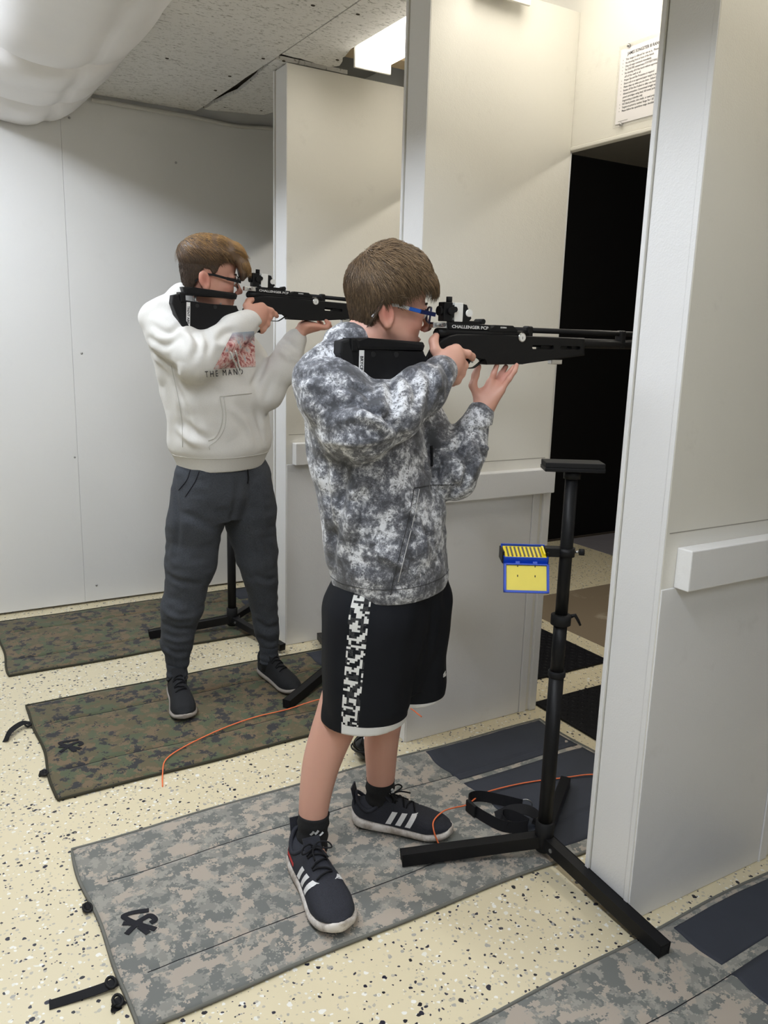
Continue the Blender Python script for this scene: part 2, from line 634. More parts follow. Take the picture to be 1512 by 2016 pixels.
# ---- rules notice on the header
def notice():
    e = empty('rules_notice', (2.048, 1.90, 2.2), label='laminated range rules sheet pinned on the cream header', cat='notice')
    y0, z0, z1 = 2.045, 2.10, 2.318
    wd = .285
    child(box('laminate_sleeve', (2.0472, y0 - wd - .008, z0 - .008), (2.0478, y0 + .010, z1 + .012), 'laminate', None, 0), e)
    child(box('sheet', (2.0460, y0 - wd, z0), (2.0470, y0, z1), 'paper', None, 0), e)

    def line(s, yl, z, size, width=None, bold=0.0, nm='lettering'):
        m = basis((2.0458, y0 - yl, z), (0, -1, 0), (0, 0, 1))
        child(text_mesh(nm, s, size, 'ink', None, m, bold, width, .0001), e)
    line('JAMES SONGSTER III RANGE RULES', .030, z1 - .022, .0125, .168, .00025, 'heading')
    L = ['This range is offered for use as is.  Please sign in.', 'No shooting from in front of the bench.', 'Obey all range commands immediately.',
         'The CEASE FIRE command means STOP EVERYTHING', 'No shooting off of the bench without approved support or', 'off of the wall at all.',
         'Proper Eye and Ear Protection is required', 'Shoot only at an approved paper target in your lane at', 'Please clean up when you are done - follow the posted list',
         'Rotate off the line if asked or after one hour when busy', 'Allowed ammunition: Conventional straight walled rev', 'pistol cartridges using lead, full metal jacket, hollow point',
         'fragmenting projectiles only', 'NO black powder, shot shells, or steel projectiles.', 'Targets are priced as marked. Range Fee = $5 and dues', 'Please follow the open/close range checklist.']
    for i, s in enumerate(L):
        line(s, .024, z1 - .036 - i * .0099, .0084, .0029 * len(s), .00008)
        if i not in (5, 11, 12):
            line('•', .012, z1 - .036 - i * .0099, .0088)
    line('www.range-rules-notice.pdf', .012, z0 + .006, .0035)
    for yy, zz in ((.035, z1 + .004), (.028, z0 - .004)):
        bm = bmesh.new()
        bmesh.ops.create_uvsphere(bm, u_segments=12, v_segments=8, radius=.0058)
        bmesh.ops.transform(bm, matrix=Matrix.Translation((2.042, y0 - yy, zz)), verts=bm.verts)
        child(bmobj('thumbtack', bm, 'steel_dull', None, True), e)


notice()

# ================================================================== shooting mats
def vnoise(P, scale, seed):
    """smooth value noise on an (n,3) array"""
    r = np.random.default_rng(seed)
    N = 32
    G = r.random((N, N, N)).astype(np.float32)
    q = P * scale + 100.0
    i = np.floor(q).astype(int)
    f = (q - i).astype(np.float32)
    f = f * f * (3 - 2 * f)
    o = 0
    for dx in (0, 1):
        for dy in (0, 1):
            for dz in (0, 1):
                wgt = (f[:, 0] if dx else 1 - f[:, 0]) * (f[:, 1] if dy else 1 - f[:, 1]) * (f[:, 2] if dz else 1 - f[:, 2])
                o = o + wgt * G[(i[:, 0] + dx) % N, (i[:, 1] + dy) % N, (i[:, 2] + dz) % N]
    return o - .5


def shooting_mat(corner, ln, wd, rot, seams, cloth, edge, pads, seed, label, logo=True, straps=(), thick=.011):
    """corner = near left corner, x along the lane, y across"""
    e = empty('shooting_mat', (corner[0], corner[1], 0), (0, 0, rot), label=label, cat='mat', group='padded shooting mats')
    rr = np.random.default_rng(seed)
    ph = rr.uniform(0, 6, 8)

    def warp(x, y):
        return (x + .006 * np.sin(y * 7 + ph[0]) + .004 * np.sin(y * 17 + ph[1]),
                y + .006 * np.sin(x * 4 + ph[2]) + .003 * np.sin(x * 11 + ph[3]))

    def height(x, y, lift=0.0):
        h = np.full_like(x, thick)
        for s in seams:
            m = (x > .05) & (x < ln - .03)
            h = h - np.where(m, .0055 * np.exp(-((y - s) / .009) ** 2), 0)
        d = np.minimum.reduce([x, ln - x, y, wd - y])
        h = h - .005 * np.exp(-(d / .010) ** 2)
        P = np.stack([x, y, x * 0], -1).reshape(-1, 3)
        n = vnoise(P, 7, seed).reshape(x.shape) * .006 + vnoise(P, 22, seed + 1).reshape(x.shape) * .002
        return np.maximum(h + n * np.clip(d / .03, 0, 1), .004) + lift

    def sheet(nm, x0, x1, y0, y1, nx, ny, material, lift, skirt=True, parent=e, slant=0.0):
        ys_ = np.linspace(y0, y1, ny)
        ys_ = np.unique(np.round(np.concatenate([ys_] + [s + np.array([-.016, -.010, -.005, 0, .005, .010, .016]) for s in seams if y0 + .02 < s < y1 - .02]), 4))
        ny = len(ys_)
        X, Y = np.meshgrid(np.linspace(x0, x1, nx), ys_, indexing='ij')
        if slant:
            X = X + slant * np.sin(Y * 40) * (X < x0 + .06)
        Z = height(X, Y, lift)
        WX, WY = warp(X, Y)
        V = np.stack([WX, WY, Z], -1).reshape(-1, 3).tolist()
        F = [(i * ny + j, (i + 1) * ny + j, (i + 1) * ny + j + 1, i * ny + j + 1) for i in range(nx - 1) for j in range(ny - 1)]
        if skirt:
            ring = [i * ny for i in range(nx)] + [(nx - 1) * ny + j for j in range(1, ny)] + [i * ny + ny - 1 for i in range(nx - 2, -1, -1)] + [j for j in range(ny - 2, 0, -1)]
            b = len(V)
            zb = .0005 if lift == 0 else None
            V += [(V[k][0], V[k][1], zb if zb is not None else V[k][2] - .003) for k in ring]
            n = len(ring)
            F += [(ring[(k + 1) % n], ring[k], b + k, b + (k + 1) % n) for k in range(n)]
        return mesh(nm, V, F, material, parent, True)
    top = sheet('cushion', 0, ln, 0, wd, 120, 56, cloth, 0)
    # bound edge
    pts = []
    for k in range(120):
        u = k / 120 * 4
        s, f = int(u), u - int(u)
        x, y = ((f * ln, 0), (ln, f * wd), ((1 - f) * ln, wd), (0, (1 - f) * wd))[s]
        x, y = warp(x, y)
        pts.append((float(x), float(y), .0062))
    tube('edge_binding', pts, .0045, edge, e, 6, True)
    # stitched seams
    for s in seams:
        xs = np.linspace(.06, ln - .04, 50)
        ys = np.full_like(xs, s)
        z = height(xs, ys) + .0004
        wx, wy = warp(xs, ys)
        tube('seam', list(zip(wx.tolist(), wy.tolist(), z.tolist())), .0011, 'ink', e, 5)
    for (x0, x1, y0, y1) in pads:
        sheet('elbow_pad', x0, x1, y0, y1, 40, 24, 'mat_pad', .0022, True, e, .004)
    if logo:
        S = [[(.113, .343), (.076, .352), (.053, .351), (.059, .333), (.073, .314), (.090, .318), (.110, .323), (.118, .302), (.105, .296)],
             [(.045, .324), (.075, .306), (.111, .268)], [(.086, .312), (.063, .298), (.045, .283)], [(.078, .295), (.092, .262)]]
        V, F = [], []
        for st in S:
            p = catmull([(a, b, 0) for a, b in st], 5)
            for i, q in enumerate(p):
                d = (p[min(i + 1, len(p) - 1)] - p[max(i - 1, 0)]).normalized()
                nn = Vector((-d.y, d.x, 0)) * .0068
                for sg in (-1, 1):
                    a = q + nn * sg
                    hx = np.array([a.x]); hy = np.array([a.y])
                    wx, wy = warp(hx, hy)
                    V.append((float(wx[0]), float(wy[0]), float(height(hx, hy)[0]) + .0016))
                if i:
                    b = len(V)
                    F.append((b - 4, b - 3, b - 1, b - 2))
        lg = mesh('logo', V, F, 'ink', e)
        sm = lg.modifiers.new('thick', 'SOLIDIFY')
        sm.thickness = .0008
    for st in straps:
        pts, wv = st
        ribbon('strap', pts, .024, 'strap_black', e, Vector((0, 1, .1)) if wv is None else Vector(wv))
        bm = bmesh.new()
        p = Vector(pts[0])
        add_tube(bm, [p + Vector((-.012 + .024 * abs(math.cos(a)) * 0 + .010 * math.cos(a), .017 * math.sin(a), .003)) for a in [i * math.pi / 7 for i in range(14)]], .0035, 6, True)
        bmobj('buckle', bm, 'black_rubber', e, True)
    return e


def ribbon(name, pts, width, mat_, parent, side, thick=.0016, **kw):
    p = catmull(pts, 7)
    V, F = [], []
    for i, q in enumerate(p):
        d = (p[min(i + 1, len(p) - 1)] - p[max(i - 1, 0)]).normalized()
        s = side - d * side.dot(d)
        s.normalize()
        nn = d.cross(s).normalized() * thick / 2
        s = s * width / 2
        V += [q - s - nn, q + s - nn, q + s + nn, q - s + nn]
        if i:
            b = 4 * i
            a = b - 4
            for j in range(4):
                F.append((a + j, a + (j + 1) % 4, b + (j + 1) % 4, b + j))
    F += [(3, 2, 1, 0), tuple(4 * (len(p) - 1) + k for k in range(4))]
    return mesh(name, V, F, mat_, parent, False, **kw)


shooting_mat((.313, 1.462), 1.70, .692, 0.0, (.150, .508), 'camo_grey', 'mat_edge',
             [(1.165, 1.68, .468, .675), (1.165, 1.68, .04, .445)], 3, 'grey digital camouflage mat under the camouflage hoodie shooter',
             straps=[([(-.004, .145, .008), (-.03, .140, .010), (-.08, .146, .006), (-.143, .154, .003)], None), ([(-.002, .09, .006), (-.015, .085, .008), (-.022, .08, .004), (-.02, .07, .002)], None), ([(.0, .42, .006), (-.012, .425, .010), (-.02, .43, .003), (-.018, .43, .002)], None)])
shooting_mat((.33, .45), 1.70, .690, 0.0, (.150, .505), 'camo_grey', 'mat_edge',
             [(1.207, 1.68, .53, .668), (1.207, 1.68, .04, .505)], 8, 'grey digital camouflage mat in the front corner, cut off by the frame')
shooting_mat((.322, 2.432), 1.68, .725, .0, (.17, .53), 'camo_green', 'mat_edge_green',
             [(1.165, 1.66, .50, .70), (1.165, 1.66, .04, .47)], 14, 'green digital camouflage mat under the white hoodie shooter',
             straps=[([(-.002, .545, .008), (-.03, .545, .020), (-.075, .50, .02), (-.10, .46, .003)], None), ([(-.002, .17, .006), (-.014, .17, .014), (-.026, .175, .006), (-.03, .18, .002)], None)])
shooting_mat((.308, 3.478), 1.70, .70, 0.0, (.17, .52), 'camo_green', 'mat_edge_green',
             [(1.185, 1.66, .50, .68), (1.185, 1.66, .04, .47)], 21, 'green digital camouflage mat along the back wall', logo=False)


# ---- rubber mats in front of the lanes
def rubber_mat(x0, x1, y0, y1, label):
    e = empty('rubber_mat', ((x0 + x1) / 2, (y0 + y1) / 2, 0), label=label, cat='mat', group='black rubber floor mats')
    child(box('slab', (x0, y0, .001), (x1, y1, .010), 'mat_black_tread', None, .002), e)
    V, F = [], []
    s = .026
    for i in range(int((x1 - x0) / s)):
        for j in range(int((y1 - y0) / s)):
            cx, cy = x0 + s * (i + .6), y0 + s * (j + .6)
            a = math.radians(45 if (i + j) % 2 else -45)
            b = len(V)
            dx, dy = math.cos(a) * .011, math.sin(a) * .011
            nx, ny = -math.sin(a) * .0028, math.cos(a) * .0028
            V += [(cx - dx, cy - dy, .010), (cx + nx, cy + ny, .010), (cx + dx, cy + dy, .010), (cx - nx, cy - ny, .010), (cx - dx * .6, cy - dy * .6, .0125), (cx + dx * .6, cy + dy * .6, .0125)]
            F += [(b, b + 1, b + 5, b + 4), (b + 2, b + 3, b + 4, b + 5), (b, b + 4, b + 3), (b + 1, b + 2, b + 5)]
    o = child(mesh('tread', V, F, 'mat_black_tread'), e)
    o['kind'] = 'stuff'


rubber_mat(2.085, 2.684, 1.38, 2.27, 'black treaded rubber mat beyond the mat of the camouflage shooter')
rubber_mat(2.085, 2.684, 2.445, 3.25, 'black treaded rubber mat beyond the cream partition')


# ---- rifle stands
def stand(hub, legs, height, label, plate_yaw=-.55, collar=True):
    hx, hy = hub
    e = empty('rifle_stand', (hx, hy, 0), label=label, cat='stand', group='black tripod rifle rests')
    z0 = .075
    tube('pole', [(0, 0, .03), (0, 0, .55)], .0200, 'black_metal', e, 20)
    tube('pole', [(0, 0, .54), (0, 0, .70)], .0180, 'black_metal', e, 20)
    tube('pole', [(0, 0, .69), (0, 0, height - .03)], .0165, 'black_metal', e, 20)
    tube('collar', [(0, 0, .547), (0, 0, .55), (0, 0, .562), (0, 0, .565)], [.0205, .0235, .0235, .0205], 'black_rubber', e, 20)
    c2 = tube('collar', [(0, 0, .692), (0, 0, .695), (0, 0, .720), (0, 0, .723)], [.020, .0265, .0265, .020], 'black_rubber', e, 20)
    tube('clamp_lever', [(.024, -.008, .714), (.036, -.014, .718), (.044, -.018, .704), (.050, -.022, .690)], [.006, .005, .004, .003], 'black_metal', c2, 8)
    tube('hub', [(0, 0, .030), (0, 0, .034), (0, 0, .084), (0, 0, .118), (0, 0, .120)], [.016, .024, .026, .026, .020], 'black_rubber', e, 20)
    for ang, ln in legs:
        a = math.radians(ang)
        d = Vector((math.cos(a), math.sin(a), 0))
        p0 = d * .018 + Vector((0, 0, .062))
        p1 = d * ln + Vector((0, 0, .0300))
        ax = (p1 - p0)
        m = basis(p0, ax, Vector((-d.y, d.x, 0)))
        L = ax.length
        lg = box('leg', (0, -.016, -.016), (L, .016, .016), 'black_metal', e, .002, m)
        box('leg_end', (L - .002, -.0125, -.0125), (L + .0008, .0125, .0125), 'black_rubber', lg, 0, m)
        bm = bmesh.new()
        add_tube(bm, [m @ Vector((.03, -.0165, 0)), m @ Vector((.03, -.019, 0))], .006, 10)
        bmobj('bolt', bm, 'steel_dull', lg)
    mp = Matrix.Rotation(plate_yaw, 4, 'Z')
    tp = box('rest_plate', (-.075, -.035, height - .019), (.075, .035, height - .009), 'black_metal', e, .002, mp)
    box('foam_pad', (-.074, -.034, height - .009), (.074, .034, height + .004), 'black_rubber', tp, .002, mp)
    tube('plate_socket', [(0, 0, height - .040), (0, 0, height - .019)], .021, 'black_metal', e, 16)
    return e


STAND = (1.448, 1.497)
stand(STAND, ((157, .40), (-91, .432), (38, .39)), 1.122, 'tall black tripod rest beside the thick white partition')
stand((1.306, 3.578), ((172, .39), (-75, .39), (48, .39)), 1.12, 'black tripod rest behind the dark trousers, near back wall')
stand((1.53, 2.885), ((213, .41), (76, .385), (-32, .40)), 1.12, 'black tripod rest mostly hidden behind the camouflage hoodie shooter')

# bracket and pellet box on the front stand
XA = Vector((.857, -.515, 0))            # along the box front
YA = Vector((.515, .857, 0))             # away from the camera


def pellet_box():
    br = empty('clamp_bracket', (STAND[0], STAND[1], .876), label='black clamp arm fixed to the tall rifle rest', cat='bracket')
    c = Vector((0, 0, .015))
    m = basis(c, XA, YA)
    tube('ring', [c + Vector((0, 0, -.011)), c + Vector((0, 0, .011))], .0225, 'black_metal', br, 20)
    box('arm', (-.055, -.014, -.012), (-.018, .014, .012), 'black_metal', br, .002, m)
    box('cradle', (-.165, -.03, -.030), (-.050, .032, -.024), 'black_metal', br, .002, m)
    box('cradle_side', (-.168, -.030, -.028), (-.162, .032, .004), 'black_metal', br, .002, m)
    box('cradle_side', (-.054, -.030, -.028), (-.049, .032, .004), 'black_metal', br, .002, m)
    k = tube('thumb_screw', [m @ Vector((.022, 0, 0)), m @ Vector((.036, 0, 0))], .0035, 'steel_dull', br, 10)
    tube('knob', [m @ Vector((.034, 0, 0)), m @ Vector((.046, 0, 0))], .009, 'black_rubber', k, 12)
    e = empty('pellet_box', (STAND[0], STAND[1], .876), label='open blue box with yellow pellet tray on the rest', cat='box')
    o = m @ Vector((-.108, 0, -.022))
    mb = basis(o, XA, YA) @ Matrix.Rotation(math.radians(13), 4, 'X')
    W, Dp, Hh = .057, .034, .022
    bm = bmesh.new()
    add_box(bm, (-W, -Dp, 0), (W, Dp, .003), .001, mb)
    for lo, hi in (((-W, -Dp, 0), (W, -Dp + .003, Hh)), ((-W, Dp - .003, 0), (W, Dp, Hh + .004)), ((-W, -Dp, 0), (-W + .003, Dp, Hh)), ((W - .003, -Dp, 0), (W, Dp, Hh))):
        add_box(bm, lo, hi, .0008, mb)
    bs = bmobj('base', bm, 'blue_plastic', e)
    tr = box('pellet_tray', (-W + .004, -Dp + .004, .004), (W - .004, Dp - .004, Hh - .001), 'yellow_plastic', e, .001, mb)
    for i in range(9):
        x = -W + .013 + i * .0103
        for j in range(10):
            y = -Dp + .008 + j * .0052
            p = mb @ Vector((x, y, Hh - .0012))
            q = mb @ Vector((x, y, Hh + .0012))
            tube('pellet', [p, q], .0022, 'lead', tr, 8)
    box('tray_tab', (W - .012, -Dp + .012, Hh - .002), (W - .006, Dp - .012, Hh + .006), 'yellow_plastic', tr, .001, mb)
    # lid hinged at the front edge, hanging open
    hinge = mb @ Vector((0, -Dp - .001, .004))
    ml = basis(hinge, XA, Vector((0, 0, 1))) @ Matrix.Rotation(math.radians(-22), 4, 'X')
    # local y runs up; the lid hangs down along -y, its open face looks along +z (to the camera)
    bm = bmesh.new()
    hL = .074
    add_box(bm, (-W, -hL, -.002), (W, 0, .001), .0008, ml)
    for lo, hi in (((-W, -hL, 0), (-W + .006, 0, .012)), ((W - .006, -hL, 0), (W, 0, .012)), ((-W, -hL, 0), (W, -hL + .006, .012)), ((-W, -.004, 0), (W, 0, .012))):
        add_box(bm, lo, hi, .0008, ml)
    ld = bmobj('lid', bm, 'blue_plastic', e)
    box('foam', (-W + .0045, -hL + .0045, .001), (W - .0045, -.0045, .008), 'yellow_foam', ld, .001, ml)
    for x in (-.022, .022):
        box('hinge_lug', (x - .006, -.003, -.004), (x + .006, .006, .010), 'blue_plastic', ld, .001, ml)
        box('foam_slot', (x - .0012, -.034, .0075), (x + .0012, -.029, .0084), 'ink', ld, 0, ml)
        box('foam_slot', (x - .0012, -.009, .0075), (x + .0012, -.005, .0084), 'ink', ld, 0, ml)


pellet_box()

# ---- loose things on the floor
tube('orange_cord', catmull([(.621, 2.354, .003), (.640, 2.42, .008), (.672, 2.49, .017), (.76, 2.55, .017), (.915, 2.612, .017), (1.05, 2.64, .018), (1.175, 2.640, .020), (1.30, 2.605, .05), (1.38, 2.48, .10), (1.425, 2.35, .14), (1.437, 2.20, .163), (1.43, 2.10, .17)]), .0022, 'orange_cord', n=8,
     label='thin orange cord across the green camouflage mat', cat='cord')
tube('orange_cord', catmull([(1.212, 1.664, .017), (1.200, 1.676, .058), (1.213, 1.698, .075), (1.262, 1.722, .077), (1.33, 1.757, .05), (1.391, 1.776, .032), (1.478, 1.812, .024), (1.58, 1.815, .019), (1.676, 1.80, .018), (1.78, 1.77, .018), (1.90, 1.73, .018), (2.05, 1.62, .006)]), .0022, 'orange_cord', n=8,
     label='thin orange cord over the black shoe toe and dark mat pads', cat='cord')

sl = empty('rifle_sling', (1.46, 1.70, .012), label='crumpled black webbing sling beside the tall rifle rest', cat='sling')
for pts, wdt, sd in (([(1.535, 1.69, .035), (1.50, 1.74, .034), (1.458, 1.79, .033), (1.42, 1.80, .033), (1.397, 1.775, .033), (1.392, 1.735, .032), (1.40, 1.69, .031), (1.415, 1.645, .030), (1.445, 1.615, .030), (1.48, 1.60, .032)], .034, (.12, .15, 1)),
                     ([(1.48, 1.60, .04), (1.47, 1.64, .042), (1.45, 1.67, .040), (1.43, 1.66, .036), (1.425, 1.63, .030)], .032, (.3, .1, 1)),
                     ([(1.44, 1.70, .020), (1.475, 1.675, .045), (1.51, 1.645, .052), (1.53, 1.62, .040), (1.515, 1.60, .024)], .034, (.6, .5, .4)),
                     ([(1.42, 1.65, .018), (1.44, 1.64, .016), (1.47, 1.62, .017)], .03, (.3, 1, 0))):
    child(ribbon('webbing', pts, wdt, 'strap_black', None, Vector(sd), .002), sl)
child(box('slide_buckle', (1.383, 1.73, .014), (1.393, 1.775, .052), 'black_rubber', None, .003), sl)
child(tube('ring_clip', [(1.548 + .014 * math.cos(a), 1.688 - .012 * math.cos(a), .035 + .016 * math.sin(a)) for a in [i * math.pi / 8 for i in range(16)]], .002, 'steel_dull', None, 8, True), sl)

# glossy rounded case behind the shooter's legs
bm = bmesh.new()
bmesh.ops.create_uvsphere(bm, u_segments=28, v_segments=18, radius=1)
for v in bm.verts:
    c = v.co
    k = 1 + .12 * math.sin(c.x * 3 + 1) * math.cos(c.y * 2.5)
    v.co = Vector((1.285 + c.x * .055 * k, 2.208 + c.y * .045 * k, .048 + (c.z * .046 * k if c.z > 0 else c.z * .046)))
hc = empty('hard_case', (1.285, 2.208, 0), label='glossy black rounded case on the floor behind bare legs', cat='case')
child(bmobj('shell', bm, 'black_gloss', None, True), hc)
child(tube('rim', [(1.285 + .057 * math.cos(a), 2.208 + .047 * math.sin(a), .05) for a in [i * math.pi / 16 for i in range(32)]], .003, 'black_rubber', None, 8, True), hc)


# ================================================================== air rifles
plain('screw_grey', (.035, .035, .036), .35, .5)


def rifle(loc, rot, label, tape, cheek_up=0.0):
    e = empty('air_rifle', loc, rot, label=label, cat='air rifle', group='black target air rifles')
    T = .019
    # fore part and grip
    fore = [(-.109, -.067), (-.102, -.04), (-.099, -.023), (-.085, -.012), (-.067, -.004), (-.044, .001), (.062, .001), (.386, .001), (.390, -.047), (.167, -.072), (.055, -.074), (.049, -.051), (.012, -.05),
            (-.003, -.058), (-.017, -.089), (-.028, -.118), (-.050, -.128), (-.087, -.126), (-.13, -.126), (-.302, -.143), (-.330, -.119), (-.350, -.079), (-.356, -.036), (-.331, -.044), (-.142, -.041), (-.136, -.068), (-.123, -.087)]
    bm = bmesh.new()
    add_prism(bm, fore, 1, -T, T, .007, 3)
    # pierce the two fore-end slots
    st = bmobj('stock', bm, 'black_gun', e)
    cut = bmesh.new()
    for x0, x1, z0, z1 in ((.198, .273, -.032, -.021), (.296, .370, -.031, -.022)):
        add_box(cut, (x0, -.05, z0), (x1, .05, z1), .004)
    cme = bpy.data.meshes.new('cut')
    cut.to_mesh(cme)
    cut.free()
    co_ = bpy.data.objects.new('cut', cme)
    COL.objects.link(co_)
    co_.parent = e
    bo = st.modifiers.new('slots', 'BOOLEAN')
    bo.object = co_
    bo.solver = 'EXACT'
    bpy.context.view_layer.update()
    dg = bpy.context.evaluated_depsgraph_get()
    nm = bpy.data.meshes.new_from_object(st.evaluated_get(dg))
    st.modifiers.clear()
    st.data = nm
    bpy.data.objects.remove(co_)
    for x0, x1 in ((.236, .273), (.296, .330), (.345, .370)):
        box('slot_weight', (x0, -.010, -.032), (x1, .010, -.021), 'black_metal', st, .001)
    # butt pad and collar
    prism('butt_pad', [(-.368, -.024), (-.347, -.018), (-.342, -.045), (-.338, -.085), (-.318, -.122), (-.296, -.147), (-.312, -.150), (-.336, -.124), (-.357, -.084), (-.371, -.05)], 1, -.021, .021, 'black_rubber', e, .005)
    cz = cheek_up
    if cz < .01:
        prism('cheek_collar', [(-.345, -.016), (-.327, -.018), (-.326, -.046), (-.343, -.046)], 1, -.022, .022, 'black_gun', e, .004)
    prism('cheek_piece', [(-.336, -.016 + cz), (-.30, -.0145 + cz), (-.146, -.021 + cz), (-.141, -.030 + cz), (-.145, -.042 + cz), (-.327, -.042 + cz)], 1, -.024, .022, 'black_gun', e, .008)
    if cz > .01:
        prism('cheek_collar', [(-.345, -.012), (-.325, -.012), (-.323, -.046), (-.343, -.046)], 1, -.022, .022, 'black_gun', e, .004)
        for x in (-.285, -.195):
            tube('cheek_post', [(x, 0, -.06), (x, 0, -.03 + cz)], .004, 'steel_dull', e, 10)
    for x in (-.284, -.221):
        tube('stock_screw', [(x, -.0180, -.052), (x, -.0202, -.052)], .0065, 'screw_grey', e, 14)
    tp = box('name_tape', (-.3215, -.0200, -.128), (-.3085, -.0188, -.043), 'tape_white', e, 0)
    text_mesh('lettering', tape, .011, 'ink', tp, basis((-.3185, -.0203, -.056), (0, 0, -1), (1, 0, 0)), .0003, None, .0001)
    # receiver, barrel, cylinder
    bm = bmesh.new()
    add_tube(bm, [(-.095, 0, .001), (-.06, 0, .004), (.05, 0, .004), (.19, 0, .004)], [.012, .014, .014, .013], 16)
    bmobj('receiver_tube', bm, 'black_metal', e, True)
    tube('air_cylinder', [(.10, 0, -.014), (.60, 0, -.014), (.606, 0, -.014), (.618, 0, -.014)], [.0130, .0130, .011, .011], 'black_metal', e, 20)
    tube('barrel', [(.10, 0, .016), (.665, 0, .016), (.668, 0, .016)], [.0070, .0070, .0055], 'black_metal', e, 16)
    tube('muzzle_weight', [(.60, 0, .016), (.602, 0, .016), (.66, 0, .016), (.662, 0, .016)], [.0075, .0105, .0105, .008], 'black_metal', e, 16)
    box('front_sight', (.635, -.004, .026), (.655, .004, .058), 'black_metal', e, .002)
    for x0, x1, z0, z1 in ((.185, .205, -.004, .027), (.528, .550, -.026, .024)):
        box('barrel_band', (x0, -.0125, z0), (x1, .0125, z1), 'black_metal', e, .005)
    prism('breech', [(.055, .013), (.064, .0145), (.076, .026), (.134, .026), (.150, .016), (.150, .010), (.055, .008)], 1, -.014, .014, 'black_metal', e, .002)
    rl = prism('sight_rail', [(-.070, .0275), (.060, .0255), (.061, .012), (-.067, .011)], 1, -.0145, .0145, 'black_metal', e, .0015)
    text_mesh('lettering', 'CHALLENGER PCP', .0105, 'print_white', rl, basis((-.060, -.0147, .0150), (1, 0, -.01), (0, 0, 1)), .0002, .113, .0001)
    text_mesh('lettering', 'CROSMAN', .005, 'print_white', rl, basis((.092, -.0143, .0185), (1, 0, 0), (0, 0, 1)), .0002, .020, .0001)
    bl = box('bolt_block', (-.112, -.009, .0135), (-.064, .009, .0275), 'steel', e, .0015)
    tube('bolt_handle', [(-.088, -.008, .02), (-.090, -.026, .021)], [.004, .005], 'steel', bl, 10)
    tube('cocking_knob', [(-.101, 0, 0), (-.099, 0, 0), (-.080, 0, 0), (-.070, 0, 0)], [.006, .009, .009, .005], 'black_rubber', e, 14)
    g = tube('pressure_gauge', [(.160, -.014, -.003), (.160, -.0225, -.003)], .0115, 'steel', e, 20)
    tube('gauge_face', [(.160, -.0222, -.003), (.160, -.0232, -.003)], .0092, 'white_plastic', g, 20)
    box('needle', (.1593, -.0236, -.008), (.1607, -.0233, -.001), 'ink', g, 0)
    box('accessory_mount', (.279, -.009, -.0715), (.317, .009, -.058), 'steel', e, .002)
    ribbon('trigger_guard', [(.056, 0, -.060), (.047, 0, -.066), (.030, 0, -.078), (.016, 0, -.083), (-.02, 0, -.083), (-.034, 0, -.086)], .010, 'black_metal', e, Vector((0, 1, 0)), .0025)
    ribbon('trigger', [(.020, 0, -.045), (.014, 0, -.055), (.014, 0, -.063), (.020, 0, -.069)], .006, 'steel_dull', e, Vector((0, 1, 0)), .003)
    # rear aperture sight
    s = box('rear_sight', (-.058, -.012, .0265), (.044, .012, .0335), 'black_metal', e, .001)
    box('sight_body', (-.084, -.013, .030), (-.058, .013, .076), 'black_metal', s, .002)
    box('sight_body', (-.060, -.011, .040), (-.050, .011, .070), 'black_metal', s, .002)
    tube('aperture_disc', [(-.092, 0, .055), (-.084, 0, .055)], .0115, 'black_rubber', s, 18)
    tube('windage_knob', [(-.066, -.013, .055), (-.066, -.022, .055)], .009, 'black_rubber', s, 16)
    box('sight_bracket', (-.052, -.0125, .030), (-.026, .0125, .076), 'white_plastic', s, .0015)
    tube('elevation_dial', [(-.055, -.013, .059), (-.055, -.020, .059)], .007, 'black_metal', s, 14)
    prism('sight_cheek', [(-.027, .074), (-.014, .072), (.002, .040), (-.004, .033), (-.027, .033)], 1, -.011, .011, 'black_metal', s, .0015)
    tube('sight_wheel', [(-.008, -.016, .052), (-.008, .016, .052)], .009, 'white_plastic', s, 16)
    tube('elevation_knob', [(-.061, 0, .075), (-.061, 0, .0895)], .0075, 'black_rubber', s, 14)
    tube('clamp_screw', [(.036, -.016, .033), (.036, .016, .033)], .0065, 'black_rubber', s, 12)
    return e


rifle((1.25, 1.699, 1.430), (0, 0, 0), 'black target air rifle held by the camouflage hoodie shooter', 'BRYCE N')
rifle((1.190, 2.80, 1.546), (0, math.radians(2.0), 0), 'black target air rifle with raised cheek piece held by white hoodie shooter', 'TRENT ABEL', .022)

